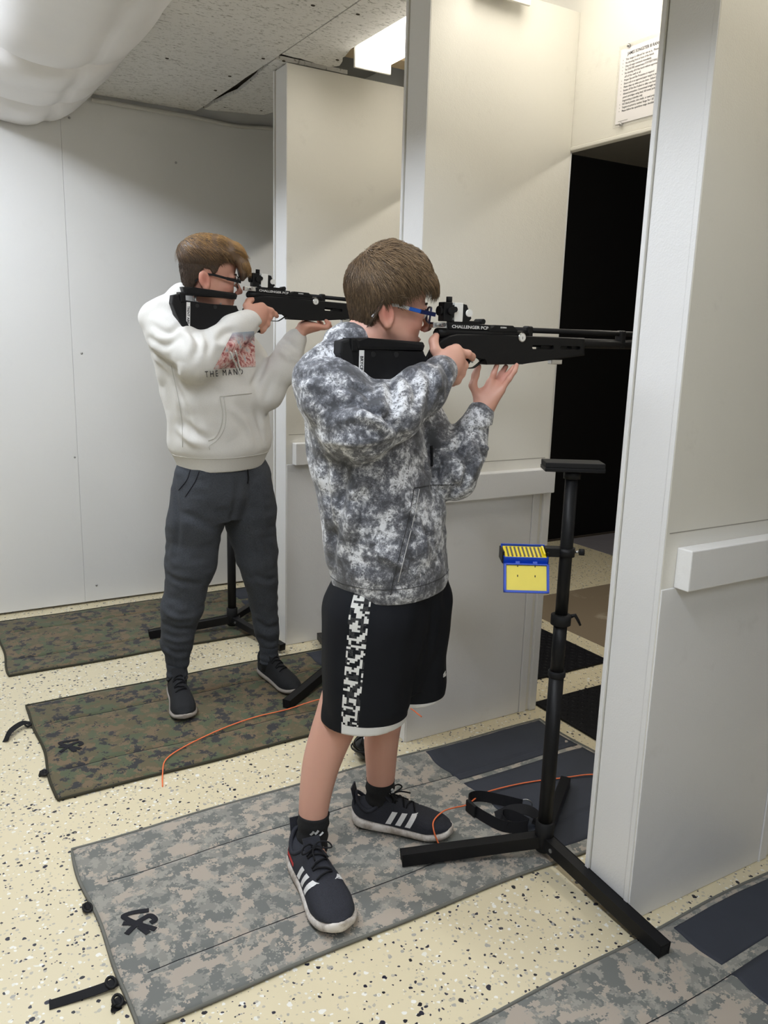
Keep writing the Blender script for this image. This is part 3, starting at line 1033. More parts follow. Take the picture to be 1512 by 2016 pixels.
# ================================================================== people
class SDF:
    """distance field on a grid, meshed at its zero level"""
    def __init__(s, lo, hi, h):
        s.lo = np.array(lo, np.float32)
        s.h = h
        n = np.ceil((np.array(hi) - np.array(lo)) / h).astype(int) + 1
        s.a = np.full(tuple(n), .1, np.float32)

    def reg(s, lo, hi):
        i0 = np.maximum(np.floor((np.array(lo) - s.lo) / s.h).astype(int), 0)
        i1 = np.minimum(np.ceil((np.array(hi) - s.lo) / s.h).astype(int) + 1, s.a.shape)
        sl = tuple(slice(a, max(b, a)) for a, b in zip(i0, i1))
        ax = [(s.lo[k] + s.h * np.arange(i0[k], max(i1[k], i0[k]))).astype(np.float32) for k in range(3)]
        return sl, (ax[0][:, None, None], ax[1][None, :, None], ax[2][None, None, :])

    def put(s, sl, d, k, op):
        a = s.a[sl]
        if a.size == 0:
            return
        if op == 'u':
            h = np.maximum(k - np.abs(a - d), 0) / k
            s.a[sl] = np.minimum(a, d) - h * h * k * .25
        else:
            d = -d
            h = np.maximum(k - np.abs(a - d), 0) / k
            s.a[sl] = np.maximum(a, d) + h * h * k * .25

    def cone(s, p, q, r1, r2=None, k=.01, op='u', flat=None):
        p, q = np.array(p, float), np.array(q, float)
        r2 = r1 if r2 is None else r2
        R = max(r1, r2) * (max(1, flat[1]) if flat else 1) + k + .012
        sl, (X, Y, Z) = s.reg(np.minimum(p, q) - R, np.maximum(p, q) + R)
        d = q - p
        L2 = max(float(d @ d), 1e-9)
        t = np.clip(((X - p[0]) * d[0] + (Y - p[1]) * d[1] + (Z - p[2]) * d[2]) / L2, 0, 1)
        wx, wy, wz = X - p[0] - t * d[0], Y - p[1] - t * d[1], Z - p[2] - t * d[2]
        if flat:
            ax = np.array(flat[0], float)
            ax = ax / np.linalg.norm(ax)
            g = (1 / flat[1] - 1) * (wx * ax[0] + wy * ax[1] + wz * ax[2])
            wx, wy, wz = wx + g * ax[0], wy + g * ax[1], wz + g * ax[2]
        s.put(sl, np.sqrt(wx * wx + wy * wy + wz * wz) - (r1 + t * (r2 - r1)), k, op)

    def chain(s, pts, rad, k=.008, **kw):
        for i in range(len(pts) - 1):
            s.cone(pts[i], pts[i + 1], rad[i], rad[i + 1], k, **kw)

    def limb(s, pts, rad, k=.01, **kw):
        P = catmull(pts, 5)
        r = np.interp(np.arange(len(P)) / 5, np.arange(len(rad)), rad)
        r = np.convolve(np.pad(r, 2, mode='edge'), np.ones(5) / 5, 'valid')
        for i in range(len(P) - 1):
            s.cone(P[i], P[i + 1], float(r[i]), float(r[i + 1]), k, **kw)

    def ell(s, c, r, M=None, k=.01, op='u'):
        c, r = np.array(c, float), np.array(r, float)
        R = r.max() + k + .012
        sl, (X, Y, Z) = s.reg(c - R, c + R)
        x, y, z = X - c[0], Y - c[1], Z - c[2]
        if M is not None:
            x, y, z = (M[i][0] * x + M[i][1] * y + M[i][2] * z for i in range(3))
        k0 = np.sqrt((x / r[0]) ** 2 + (y / r[1]) ** 2 + (z / r[2]) ** 2)
        k1 = np.sqrt((x / r[0] ** 2) ** 2 + (y / r[1] ** 2) ** 2 + (z / r[2] ** 2) ** 2) + 1e-6
        s.put(sl, k0 * (k0 - 1) / k1, k, op)

    def loft(s, lv, rdir, k=.02, op='u', ex=2.3):
        """lv: rows (z, cx, cy, a, b), bottom first; a along rdir, b across"""
        lv = np.array(lv, float)
        m = lv[:, 3:].max() + k + .03
        lo = np.array([lv[:, 1].min() - m, lv[:, 2].min() - m, lv[0, 0] - .05])
        hi = np.array([lv[:, 1].max() + m, lv[:, 2].max() + m, lv[-1, 0] + .05])
        sl, (X, Y, Z) = s.reg(lo, hi)
        zz = Z[0, 0]
        # smooth interpolation of the rows
        f = [np.interp(zz, lv[:, 0], lv[:, i]) for i in range(1, 5)]
        ker = np.ones(7) / 7
        f = [np.convolve(np.pad(v, 3, mode='edge'), ker, 'valid').astype(np.float32) for v in f]
        rx, ry = rdir
        u = (X - f[0]) * rx + (Y - f[1]) * ry
        v = -(X - f[0]) * ry + (Y - f[1]) * rx
        d = ((np.abs(u / f[2]) ** ex + np.abs(v / f[3]) ** ex) ** (1 / ex) - 1) * np.minimum(f[2], f[3])
        d = np.maximum(d, np.maximum(lv[0, 0] - Z, Z - lv[-1, 0]))
        s.put(sl, d.astype(np.float32), k, op)

    def plane_cut(s, lo, hi, p, n, k=.004):
        """remove what lies on the side the normal points to, inside the box"""
        sl, (X, Y, Z) = s.reg(lo, hi)
        n = np.array(n, float)
        n = n / np.linalg.norm(n)
        d = (X - p[0]) * n[0] + (Y - p[1]) * n[1] + (Z - p[2]) * n[2]
        s.put(sl, -d.astype(np.float32), k, 's')

    def arrays(s):
        g = openvdb.FloatGrid(.1)
        g.copyFromArray(np.ascontiguousarray(s.a))
        P, Q = g.convertToQuads(0.0)
        P = np.array(P, np.float64) * s.h + s.lo
        Q = np.array(Q, np.int64)
        A, B, C = P[Q[:, 0]], P[Q[:, 1]], P[Q[:, 2]]
        if np.einsum('ij,ij->i', A - P.mean(0), np.cross(B - A, C - A)).sum() < 0:
            Q = Q[:, ::-1]
        return P, Q


def normals(P, Q):
    n = np.cross(P[Q[:, 2]] - P[Q[:, 0]], P[Q[:, 3]] - P[Q[:, 1]])
    N = np.zeros_like(P)
    for j in range(4):
        np.add.at(N, Q[:, j], n)
    return N / (np.linalg.norm(N, axis=1, keepdims=True) + 1e-12)


def relax(P, Q, it=2, lam=.5):
    for _ in range(it):
        S = np.zeros_like(P)
        c = np.zeros(len(P))
        for j in range(4):
            a, b = Q[:, j], Q[:, (j + 1) % 4]
            np.add.at(S, a, P[b])
            np.add.at(S, b, P[a])
            np.add.at(c, a, 1)
            np.add.at(c, b, 1)
        P = P + lam * (S / c[:, None] - P)
    return P


def np_mesh(name, P, Q, mat_, parent=None, attrs=None, smooth=True, **kw):
    me = bpy.data.meshes.new(name)
    n, k = Q.shape
    me.vertices.add(len(P))
    me.vertices.foreach_set('co', P.astype(np.float32).ravel())
    me.loops.add(n * k)
    me.loops.foreach_set('vertex_index', Q.astype(np.int32).ravel())
    me.polygons.add(n)
    me.polygons.foreach_set('loop_start', np.arange(0, n * k, k, dtype=np.int32))
    me.polygons.foreach_set('use_smooth', np.full(n, smooth))
    me.update(calc_edges=True)
    me.validate()
    if mat_:
        me.materials.append(MATS[mat_])
    for nm, v in (attrs or {}).items():
        if v.ndim == 1:
            me.attributes.new(nm, 'FLOAT', 'POINT').data.foreach_set('value', v.astype(np.float32))
        else:
            me.attributes.new(nm, 'FLOAT_VECTOR', 'POINT').data.foreach_set('vector', v.astype(np.float32).ravel())
    o = bpy.data.objects.new(name, me)
    return link(o, parent, **kw)


def folds(P, N, fl):
    d = np.zeros(len(P))
    for (p, q, wd, amp) in fl:
        p, q = np.array(p, float), np.array(q, float)
        v = q - p
        t = np.clip((P - p) @ v / (v @ v), 0, 1)
        r = np.linalg.norm(P - p - t[:, None] * v, axis=1)
        taper = np.sin(np.pi * np.clip(t * .8 + .1, 0, 1))
        d += amp * np.exp(-(r / wd) ** 2) * taper
    return P + N * d[:, None]


from mathutils.bvhtree import BVHTree


def creases(P, Q, rows):
    """press creases and ridges into cloth along lines dropped on its surface"""
    bv = BVHTree.FromPolygons(P.tolist(), Q.tolist())
    N = normals(P, Q)
    d = np.zeros(len(P))
    for wd, amp, pts in rows:
        line = [np.array(drop(bv, p, 0.0)) for p in catmull(pts, 4)]
        n = len(line) - 1
        best = np.full(len(P), 9.0)
        tt = np.zeros(len(P))
        lo, hi = np.min(line, 0) - 3 * wd, np.max(line, 0) + 3 * wd
        idx = np.nonzero(((P > lo) & (P < hi)).all(1))[0]
        if not len(idx):
            continue
        S = P[idx]
        b, tb = np.full(len(S), 9.0), np.zeros(len(S))
        for i in range(n):
            v = line[i + 1] - line[i]
            if v @ v < 1e-10 or v @ v > .01:
                continue
            t = np.clip((S - line[i]) @ v / (v @ v), 0, 1)
            r = np.linalg.norm(S - line[i] - t[:, None] * v, axis=1)
            m = r < b
            b[m], tb[m] = r[m], (i + t[m]) / n
        taper = np.sin(np.pi * np.clip(tb * .9 + .05, 0, 1)) ** .6
        g = np.exp(-(b / wd) ** 2) - .25 * np.exp(-((b - 1.9 * wd) / wd) ** 2)
        d[idx] += amp * g * taper
    return P + N * d[:, None]




def bvh_of(P, Q):
    return BVHTree.FromPolygons(P.tolist(), Q.tolist())


EYE = Vector((0, 0, CAM_H))


def drop(bv, p, off=.001, d=None):
    """where a line through p meets the cloth, coming from outside"""
    p = Vector(p)
    dd = (p - EYE).normalized() if d is None else Vector(d).normalized()
    h = bv.ray_cast(p - dd * .6, dd)
    if h[0] is None:
        h = bv.find_nearest(p)
        return h[0] + h[1] * off
    n = h[1] if h[1].dot(dd) < 0 else -h[1]
    return h[0] + n * off


def seam(name, bv, pts, r, mat_, parent, per=6, off=.0008, d=None):
    return tube(name, [drop(bv, p, off, d) for p in catmull(pts, per)], r, mat_, parent, 6)


# ---- cloth, skin and hair
def mat_skin(name, col, red):
    t = NT(name)
    co = t.coord()
    at = t.n('Attribute', attribute_name='red')
    c = t.mix(t.noise(co, 25, 4), tuple(x * .93 for x in col), col)
    c = t.mix(at.outputs['Fac'], c, red)
    t.set(c, .48, 0, Subsurface_Weight=.12, Subsurface_Radius=(.012, .005, .003), Subsurface_Scale=.6)
    t.bump(t.noise(co, 500, 3), .12, .0004)


mat_skin('skin_light', srgb(216, 166, 148), srgb(190, 100, 90))
mat_skin('skin_tan', srgb(210, 158, 138), srgb(184, 98, 88))


def mat_hair(name, a, b, c3):
    t = NT(name)
    at = t.n('Attribute', attribute_name='tone')
    t.set(t.ramp(at.outputs['Fac'], [(0.0, a), (.5, b), (1.0, c3)]), .42, 0)


mat_hair('hair_brown', srgb(62, 50, 40), srgb(104, 85, 65), srgb(154, 128, 98))
mat_hair('hair_blond', srgb(66, 52, 42), srgb(112, 88, 66), srgb(186, 146, 92))


def mat_hoodie_camo():
    t = NT('cloth_camo')
    co = t.coord()
    wv = t.vmath('ADD', co, t.vmath('MULTIPLY', t.noise(co, 30, 3, out=1), (.02, .02, .02)))
    big = t.noise(wv, 16, 2, .5)
    fine = t.noise(t.vmath('SNAP', wv, (.002, .002, .002)), 75, 3, .75)
    f = t.math('ADD', t.math('MULTIPLY', big, .56), t.math('MULTIPLY', fine, .54))
    c = t.ramp(f, [(.0, srgb(66, 68, 74)), (.475, srgb(88, 90, 98)), (.525, srgb(112, 114, 122)), (.56, srgb(146, 148, 154)), (.595, srgb(186, 188, 194)), (.635, srgb(222, 224, 230))], 'CONSTANT')
    sp = t.voro(wv, 120)
    spk = t.math('LESS_THAN', sp.outputs['Distance'], t.math('MULTIPLY', t.noise(co, 16, 2), .42))
    c = t.mix(t.math('MULTIPLY', spk, .75), c, srgb(66, 67, 70))
    t.set(c, .62, 0, Sheen_Weight=.2)
    t.bump(t.noise(co, 420, 3), .2, .0005)


mat_hoodie_camo()


def mat_cloth(name, a, b, scale=300, rough=.85, bump=.3, sheen=.3):
    t = NT(name)
    co = t.coord()
    f = t.noise(t.vmath('MULTIPLY', co, (1, 1, 2.2)), scale, 4, .7)
    t.set(t.mix(t.ramp(f, [(.35, 0.0), (.65, 1.0)]), a, b), rough, 0, Sheen_Weight=sheen)
    t.bump(t.noise(co, 600, 2), bump, .0005)


mat_cloth('cloth_white', srgb(208, 206, 202), srgb(218, 216, 213), 300, .85, .3, .1)
mat_cloth('cloth_charcoal', srgb(46, 49, 55), srgb(72, 76, 84), 260, .9, .3, .0)
mat_cloth('knit_black', (.006, .006, .007), (.012, .012, .013), 250, .9, .3, .0)
mat_cloth('shoe_knit', srgb(30, 31, 38), srgb(46, 48, 58), 420, .85, .3, .0)
mat_cloth('shoe_knit_black', srgb(14, 15, 18), srgb(24, 26, 31), 420, .85, .3, .0)
t = NT('sole_white')
co = t.coord()
t.set(t.mix(t.ramp(t.noise(co, 22, 5, .65), [(.42, 0.0), (.62, .75)]), srgb(222, 216, 210), srgb(140, 126, 112)), .6)
plain('seam_dark', srgb(58, 59, 62), .85)
plain('sole_grey', srgb(160, 152, 144), .6)
plain('sole_dark', srgb(60, 58, 56), .7)
plain('red_print', srgb(190, 50, 48), .6)
plain('white_print', srgb(232, 232, 232), .5)
plain('glasses_navy', srgb(24, 34, 78), .3)
plain('glasses_blue', srgb(40, 96, 190), .3)
plain('glasses_white', srgb(214, 216, 220), .3)
plain('eye_white', (.75, .72, .70), .15)
plain('eye_iris', srgb(70, 80, 90), .15)
t = NT('lens_clear')
t.set((.95, .97, 1), .03, 0, Alpha=.18)

t = NT('shorts_cloth')
at = t.n('Attribute', attribute_name='uvw')
sep = t.n('SeparateXYZ')
t.l(at.outputs['Vector'], sep.inputs[0])
U, V, Wl = sep.outputs
instripe = t.math('MULTIPLY', t.math('LESS_THAN', t.math('ABSOLUTE', U), .0215), Wl)
sn = t.vmath('SNAP', at.outputs['Vector'], (.0058, .0058, 1))
digi = t.math('GREATER_THAN', t.noise(sn, 62, 1.5, .6), .515)
hem = t.math('MULTIPLY', t.math('LESS_THAN', V, .022), t.math('GREATER_THAN', U, -.0215))
nz = t.noise(t.coord(), 9, 3)
c = t.mix(nz, (.005, .006, .009), (.010, .011, .015))
c = t.mix(t.math('MULTIPLY', instripe, digi), c, srgb(226, 226, 224))
c = t.mix(hem, c, srgb(226, 226, 226))
t.set(c, .75, 0, Specular_IOR_Level=.2)
t.bump(t.noise(t.coord(), 700, 2), .2, .0004)

t = NT('print_graphic')
co = t.coord()
n1 = t.noise(co, 26, 5, .7)
c = t.ramp(t.noise(co, 40, 5, .7, .5), [(.30, srgb(60, 52, 60)), (.42, srgb(150, 70, 74)), (.50, srgb(206, 150, 146)), (.58, srgb(226, 206, 200)), (.66, srgb(150, 176, 196))])
g = t.n('SeparateXYZ')
t.l(co, g.inputs[0])
hi = t.ramp(t.math('SUBTRACT', g.outputs[2], 1.36), [(.02, 0.0), (.06, 1.0)])
c = t.mix(hi, c, t.mix(t.noise(co, 14, 3), srgb(196, 176, 170), srgb(120, 168, 196)))
lo_ = t.ramp(t.math('SUBTRACT', g.outputs[2], 1.26), [(.0, 1.0), (.05, 0.0)])
c = t.mix(lo_, c, t.ramp(t.noise(co, 60, 4, .7), [(.42, srgb(48, 46, 50)), (.55, srgb(200, 196, 190))]))
t.set(c, .8)


# lines along which the clothes crease: width, depth, points
FOLDS_CAMO = [(0.011, -0.009, [(0.791, 1.683, 1.367), (0.83, 1.659, 1.383), (0.877, 1.631, 1.367)]), (0.011, -0.008, [(0.78, 1.689, 1.322), (0.821, 1.665, 1.331), (0.862, 1.64, 1.306)]), (0.012, -0.013, [(0.839, 1.654, 1.256), (0.891, 1.623, 1.272), (0.95, 1.587, 1.242), (0.983, 1.568, 1.199)]), (0.013, 0.01, [(0.842, 1.652, 1.218), (0.911, 1.611, 1.243), (0.963, 1.58, 1.206)]), (0.01, -0.01, [(0.88, 1.629, 1.308), (0.91, 1.612, 1.292), (0.925, 1.602, 1.251)]), (0.01, -0.012, [(0.958, 1.583, 1.322), (0.965, 1.578, 1.277), (0.957, 1.583, 1.229)]), (0.01, 0.009, [(0.941, 1.593, 1.316), (0.94, 1.593, 1.265)]), (0.01, -0.01, [(0.987, 1.565, 1.334), (1.008, 1.553, 1.301), (1.003, 1.556, 1.265)]), (0.009, -0.01, [(1.021, 1.545, 1.356), (1.036, 1.536, 1.325), (1.033, 1.538, 1.277)]), (0.008, -0.009, [(1.057, 1.523, 1.364), (1.071, 1.515, 1.332), (1.067, 1.517, 1.296)]), (0.009, 0.008, [(1.045, 1.53, 1.357), (1.055, 1.525, 1.303)]), (0.012, 0.007, [(0.832, 1.658, 1.178), (0.912, 1.61, 1.181), (0.991, 1.563, 1.214)]), (0.013, -0.013, [(0.878, 1.631, 1.141), (0.864, 1.639, 1.051), (0.851, 1.647, 0.923)]), (0.012, 0.009, [(0.895, 1.621, 1.141), (0.887, 1.625, 1.028), (0.887, 1.625, 0.906)]), (0.012, -0.009, [(0.831, 1.659, 1.139), (0.842, 1.652, 1.026), (0.851, 1.647, 0.904)]), (0.012, -0.012, [(1.031, 1.539, 1.193), (1.053, 1.526, 1.129), (1.045, 1.53, 1.079)]), (0.009, -0.007, [(0.912, 1.61, 1.077), (0.91, 1.611, 0.956)]), (0.01, -0.007, [(0.997, 1.559, 1.008), (1.049, 1.528, 0.961), (1.072, 1.514, 0.902)]), (0.01, 0.006, [(0.943, 1.592, 0.92), (1.0, 1.557, 0.887)]), (0.009, 0.007, [(0.985, 1.566, 1.055), (1.028, 1.541, 0.984), (1.041, 1.533, 0.911)]), (0.01, -0.013, [(1.06, 1.522, 1.174), (1.092, 1.502, 1.163), (1.099, 1.498, 1.192)]), (0.009, -0.005, [(1.102, 1.496, 1.21), (1.127, 1.481, 1.218), (1.146, 1.47, 1.212)]), (0.01, -0.01, [(1.096, 1.5, 1.175), (1.118, 1.487, 1.131), (1.096, 1.5, 1.073)]), (0.009, -0.01, [(1.074, 1.513, 1.118), (1.09, 1.503, 1.083), (1.078, 1.511, 1.054)]), (0.01, 0.01, [(1.131, 1.479, 1.188), (1.153, 1.465, 1.172)]), (0.01, 0.008, [(1.116, 1.488, 1.19), (1.137, 1.475, 1.155), (1.124, 1.483, 1.12)])]
FOLDS_WHITE = [(0.013, -0.013, [(0.904, 2.839, 1.415), (0.92, 2.83, 1.376), (0.907, 2.837, 1.325)]), (0.012, -0.011, [(0.939, 2.818, 1.42), (0.952, 2.81, 1.377), (0.943, 2.816, 1.336)]), (0.013, 0.01, [(0.867, 2.862, 1.417), (0.892, 2.847, 1.399), (0.911, 2.835, 1.37)]), (0.015, -0.012, [(0.781, 2.913, 1.343), (0.826, 2.886, 1.305), (0.855, 2.868, 1.29)]), (0.012, -0.006, [(0.839, 2.878, 1.296), (0.859, 2.867, 1.189), (0.869, 2.861, 1.088)]), (0.013, -0.01, [(0.874, 2.858, 1.099), (0.907, 2.838, 1.064), (0.949, 2.813, 1.043)]), (0.013, 0.008, [(0.853, 2.87, 1.075), (0.891, 2.847, 1.034), (0.93, 2.824, 1.017)]), (0.011, -0.012, [(1.158, 2.687, 1.404), (1.187, 2.67, 1.395), (1.219, 2.65, 1.366)]), (0.013, -0.012, [(1.129, 2.704, 1.344), (1.103, 2.72, 1.275), (1.081, 2.733, 1.246)]), (0.012, -0.009, [(1.146, 2.694, 1.276), (1.129, 2.705, 1.217), (1.12, 2.71, 1.183)]), (0.012, 0.008, [(0.977, 2.796, 1.374), (1.018, 2.771, 1.369), (1.036, 2.76, 1.39)]), (0.012, -0.01, [(0.982, 2.793, 1.393), (1.005, 2.779, 1.417), (1.031, 2.764, 1.423)]), (0.012, 0.009, [(1.167, 2.682, 1.361), (1.195, 2.665, 1.336)]), (0.012, -0.01, [(0.785, 2.911, 1.436), (0.83, 2.884, 1.411), (0.869, 2.861, 1.438)]), (0.012, -0.008, [(0.772, 2.919, 1.392), (0.814, 2.894, 1.367), (0.852, 2.871, 1.382)]), (0.014, 0.008, [(1.01, 2.776, 1.161), (1.056, 2.749, 1.109), (1.086, 2.73, 1.037)]), (0.012, -0.007, [(1.087, 2.73, 1.164), (1.105, 2.719, 1.092), (1.118, 2.711, 1.038)]), (0.012, -0.007, [(0.849, 2.873, 1.228), (0.878, 2.855, 1.157), (0.899, 2.842, 1.049)])]
FOLDS_TROUSERS = [(0.014, -0.01, [(0.861, 2.924, 0.766), (0.917, 2.89, 0.739), (0.981, 2.851, 0.699)]), (0.012, -0.01, [(0.819, 2.949, 0.52), (0.863, 2.922, 0.491), (0.924, 2.886, 0.483)]), (0.012, -0.012, [(0.809, 2.955, 0.321), (0.851, 2.93, 0.298), (0.908, 2.896, 0.304)]), (0.012, 0.009, [(0.806, 2.957, 0.368), (0.852, 2.929, 0.343), (0.915, 2.891, 0.357)]), (0.01, -0.006, [(0.802, 2.959, 0.23), (0.84, 2.936, 0.204), (0.886, 2.909, 0.208)]), (0.012, 0.01, [(0.803, 2.958, 0.265), (0.85, 2.93, 0.252), (0.897, 2.902, 0.262)]), (0.012, -0.009, [(0.855, 2.927, 0.872), (0.86, 2.924, 0.718), (0.849, 2.931, 0.58)]), (0.014, -0.012, [(1.056, 2.807, 0.878), (1.042, 2.815, 0.782), (1.025, 2.825, 0.694)]), (0.012, -0.009, [(1.111, 2.774, 0.53), (1.144, 2.754, 0.507), (1.177, 2.734, 0.516)]), (0.01, -0.01, [(1.11, 2.774, 0.344), (1.143, 2.754, 0.316), (1.178, 2.733, 0.326)]), (0.01, -0.01, [(1.118, 2.769, 0.274), (1.151, 2.749, 0.255), (1.18, 2.732, 0.264)]), (0.012, 0.008, [(1.11, 2.774, 0.307), (1.143, 2.754, 0.287), (1.178, 2.733, 0.293)]), (0.014, -0.008, [(1.104, 2.778, 0.784), (1.136, 2.759, 0.669), (1.16, 2.744, 0.571)])]


# ---- heads
def head_frame(o, yaw, pitch, roll):
    f = Vector((math.cos(yaw) * math.cos(pitch), math.sin(yaw) * math.cos(pitch), -math.sin(pitch)))
    l0 = Vector((-math.sin(yaw), math.cos(yaw), 0))
    u0 = f.cross(l0)
    l = l0 * math.cos(roll) + u0 * math.sin(roll)       # roll > 0 drops the right ear
    u = f.cross(l)
    R = np.array([tuple(f), tuple(l), tuple(u)])         # rows: local axes in world
    o = np.array(o, float)
    return o, R


def add_head(S, o, R, sc, neck_base):
    W = lambda p: o + (np.array(p) * sc) @ R
    E = lambda c, r, k=.012, op='u', M=None: S.ell(W(c), np.array(r) * sc, R if M is None else M @ R, k, op)
    C = lambda p, q, a, b=None, k=.01, op='u': S.cone(W(p), W(q), a * sc, (a if b is None else b) * sc, k, op)
    E((-.008, 0, .050), (.088, .073, .081))
    E((.040, 0, .052), (.052, .060, .052), .02)
    E((.040, 0, -.028), (.050, .055, .072), .025)
    for s in (-1, 1):
        C((.000, s * .052, -.030), (.072, s * .018, -.096), .020, .016, .035)
        E((.058, s * .038, -.014), (.024, .020, .020), .02)
        E((.080, s * .029, .024), (.012, .024, .008), .012)
        E((.099, s * .031, .007), (.016, .017, .011), .012, 's')
        E((.075, s * .031, .006), (.016, .016, .014), .004)
        E((.103, s * .0090, -.033), (.008, .0065, .0065), .006)
        # ear
        M = np.array([[.94, -.3 * s * 0, .34], [0, 1, 0], [-.34, 0, .94]])
        E((-.021, s * .075, .003), (.0200, .0095, .0320), .006, 'u', M)
        E((-.015, s * .087, .005), (.0130, .0090, .0215), .003, 's', M)
        E((-.012, s * .082, -.004), (.006, .005, .010), .003, 's', M)
        E((-.014, s * .078, -.024), (.009, .0065, .009), .006)
    C((.088, 0, .018), (.1135, 0, -.024), .0070, .0080, .012)
    E((.1145, 0, -.028), (.0075, .0080, .0070), .008)
    E((.078, 0, -.098), (.017, .020, .014), .016)
    E((.089, 0, -.0575), (.0090, .021, .0055), .006)
    E((.086, 0, -.0695), (.0095, .018, .0062), .005)
    nb = np.array(neck_base)
    S.cone(W((-.022, 0, -.030)), nb, .050 * sc, .056 * sc, .03)
    S.cone(W((.02, 0, -.06)), nb + np.array((.015, 0, 0)), .036 * sc, .045 * sc, .03)
    return W


def head_red(P, W, sc, pts):
    red = np.zeros(len(P))
    for c, r, a in pts:
        d = np.linalg.norm(P - W(c), axis=1)
        red = np.maximum(red, a * np.exp(-(d / (r * sc)) ** 2))
    return red


def hair_cap(o, R, sc, thick, zmin, h=.004, extra=None):
    lo, hi = o - .19 * sc, o + .21 * sc
    S = SDF(lo, hi, h)
    sl, (X, Y, Z) = S.reg(lo, hi)
    x, y, z = ((R[i][0] * (X - o[0]) + R[i][1] * (Y - o[1]) + R[i][2] * (Z - o[2])) / sc for i in range(3))

    def el(c, r):
        a, b, cc = (x - c[0]) / r[0], (y - c[1]) / r[1], (z - c[2]) / r[2]
        return (np.sqrt(a * a + b * b + cc * cc) - 1) * min(r)
    sk = np.minimum(el((-.008, 0, .050), (.088, .073, .081)), el((.040, 0, .052), (.052, .060, .052)))
    nk = el((-.026, 0, -.022), (.050, .052, .050))
    hb = np.maximum(.04 - np.abs(sk - nk), 0) / .04
    sk = np.minimum(sk, nk) - hb * hb * .01
    th = thick(x, y, z)
    m = np.clip((z - zmin(x, y)) / .016, 0, 1)
    m = m * m * (3 - 2 * m)
    d = sk - (th * m - .010 * (1 - m))
    S.a[sl] = (d * sc).astype(np.float32)
    if extra:
        extra(S)
    P, Q = S.arrays()
    return relax(P, Q, 2), Q


def strands(name, P, Q, o, R, sc, n, flow, length, lift, tone, parent, mat_, seed, rad=.00055, seg=4):
    rr = np.random.default_rng(seed)
    N = normals(P, Q)
    nl, pl = N @ R.T, ((P - o) @ R.T) / sc
    ok = np.nonzero(~((nl[:, 2] < -.15) & (pl[:, 0] > .0)))[0]
    idx = ok[rr.integers(0, len(ok), n)]
    p, nn = P[idx], N[idx]
    loc = ((p - o) @ R.T) / sc
    fl = flow(loc, rr) @ R
    t = fl - nn * np.einsum('ij,ij->i', fl, nn)[:, None]
    t /= np.linalg.norm(t, axis=1, keepdims=True) + 1e-9
    L = length(loc, rr)[:, None] * sc
    li = lift(loc, rr)[:, None] * sc
    down = np.array([0, 0, -1.0])
    pts = []
    for i in range(seg):
        u = i / (seg - 1)
        q = p - nn * .003 + t * L * u + nn * (li * math.sin(u * 2.2) * 1.0) + down * (L * u * u * .22) - nn * (L * L * u * u / .15)
        pts.append(q)
    side = np.cross(t, nn)
    V = np.zeros((n, seg, 3, 3))
    for i in range(seg):
        r = rad * (1 - .75 * (i / (seg - 1)) ** 2)
        for j in range(3):
            a = 2 * math.pi * j / 3
            V[:, i, j] = pts[i] + side * (r * 1.5 * math.cos(a)) + nn * (r * math.sin(a))
    V = V.reshape(-1, 3)
    base = (np.arange(n) * seg * 3)[:, None, None, None]
    F = []
    for i in range(seg - 1):
        for j in range(3):
            F.append([i * 3 + j, i * 3 + (j + 1) % 3, (i + 1) * 3 + (j + 1) % 3, (i + 1) * 3 + j])
    F = (np.array(F)[None] + base[:, 0]).reshape(-1, 4)
    tn = np.repeat(np.clip(tone(loc, rr), 0, 1), seg * 3)
    return np_mesh(name, V, F, mat_, parent, {'tone': tn})


def glasses(parent, W, sc, arm_parts, rim, shape, lens_mat='lens_clear'):
    """front frame with two lenses, and the two temples"""
    g = empty('glasses', (0, 0, 0), parent=parent)
    fr = []
    for s in (-1, 1):
        ring = []
        for k in range(28):
            a = 2 * math.pi * k / 28
            cx, cz = math.cos(a), math.sin(a)
            ex = .55
            yy = math.copysign(abs(cx) ** ex, cx) * shape[0]
            zz = math.copysign(abs(cz) ** ex, cz) * shape[1]
            ring.append(W((.103 - .35 * (abs(s * .033 + yy * s * s) - .033) ** 1 * (1 if abs(s * .033 + yy) > .033 else 0), s * .0335 + yy, .006 + zz)))
        if shape[2] > 0:
            fr.append(tube('rim', ring, shape[2] * sc, rim, g, 8, True))
        bm = bmesh.new()
        vs = [bm.verts.new(p) for p in ring]
        bm.faces.new(vs)
        bmobj('lens', bm, lens_mat, g)
    tube('bridge', [W((.103, -.008, .012)), W((.107, 0, .015)), W((.103, .008, .012))], max(shape[2], .0016) * sc, rim, g, 8)
    for s in (-1, 1):
        for (x0, z0, x1, z1, r, m) in arm_parts:
            bm = bmesh.new()
            y0, y1 = (np.interp(q_, [-.05, -.02, .02, .05, .10], [.066, .0725, .078, .079, .070]) for q_ in (x0, x1))
            a, b = Vector(W((x0, s * y0, z0))), Vector(W((x1, s * y1, z1)))
            mm = basis(a, b - a, Vector(W((0, 0, 1))) - Vector(W((0, 0, 0))))
            add_box(bm, (0, -r, -.0016), ((b - a).length, r, .0016), .0008, mm)
            bmobj('temple', bm, m, g)
    return g


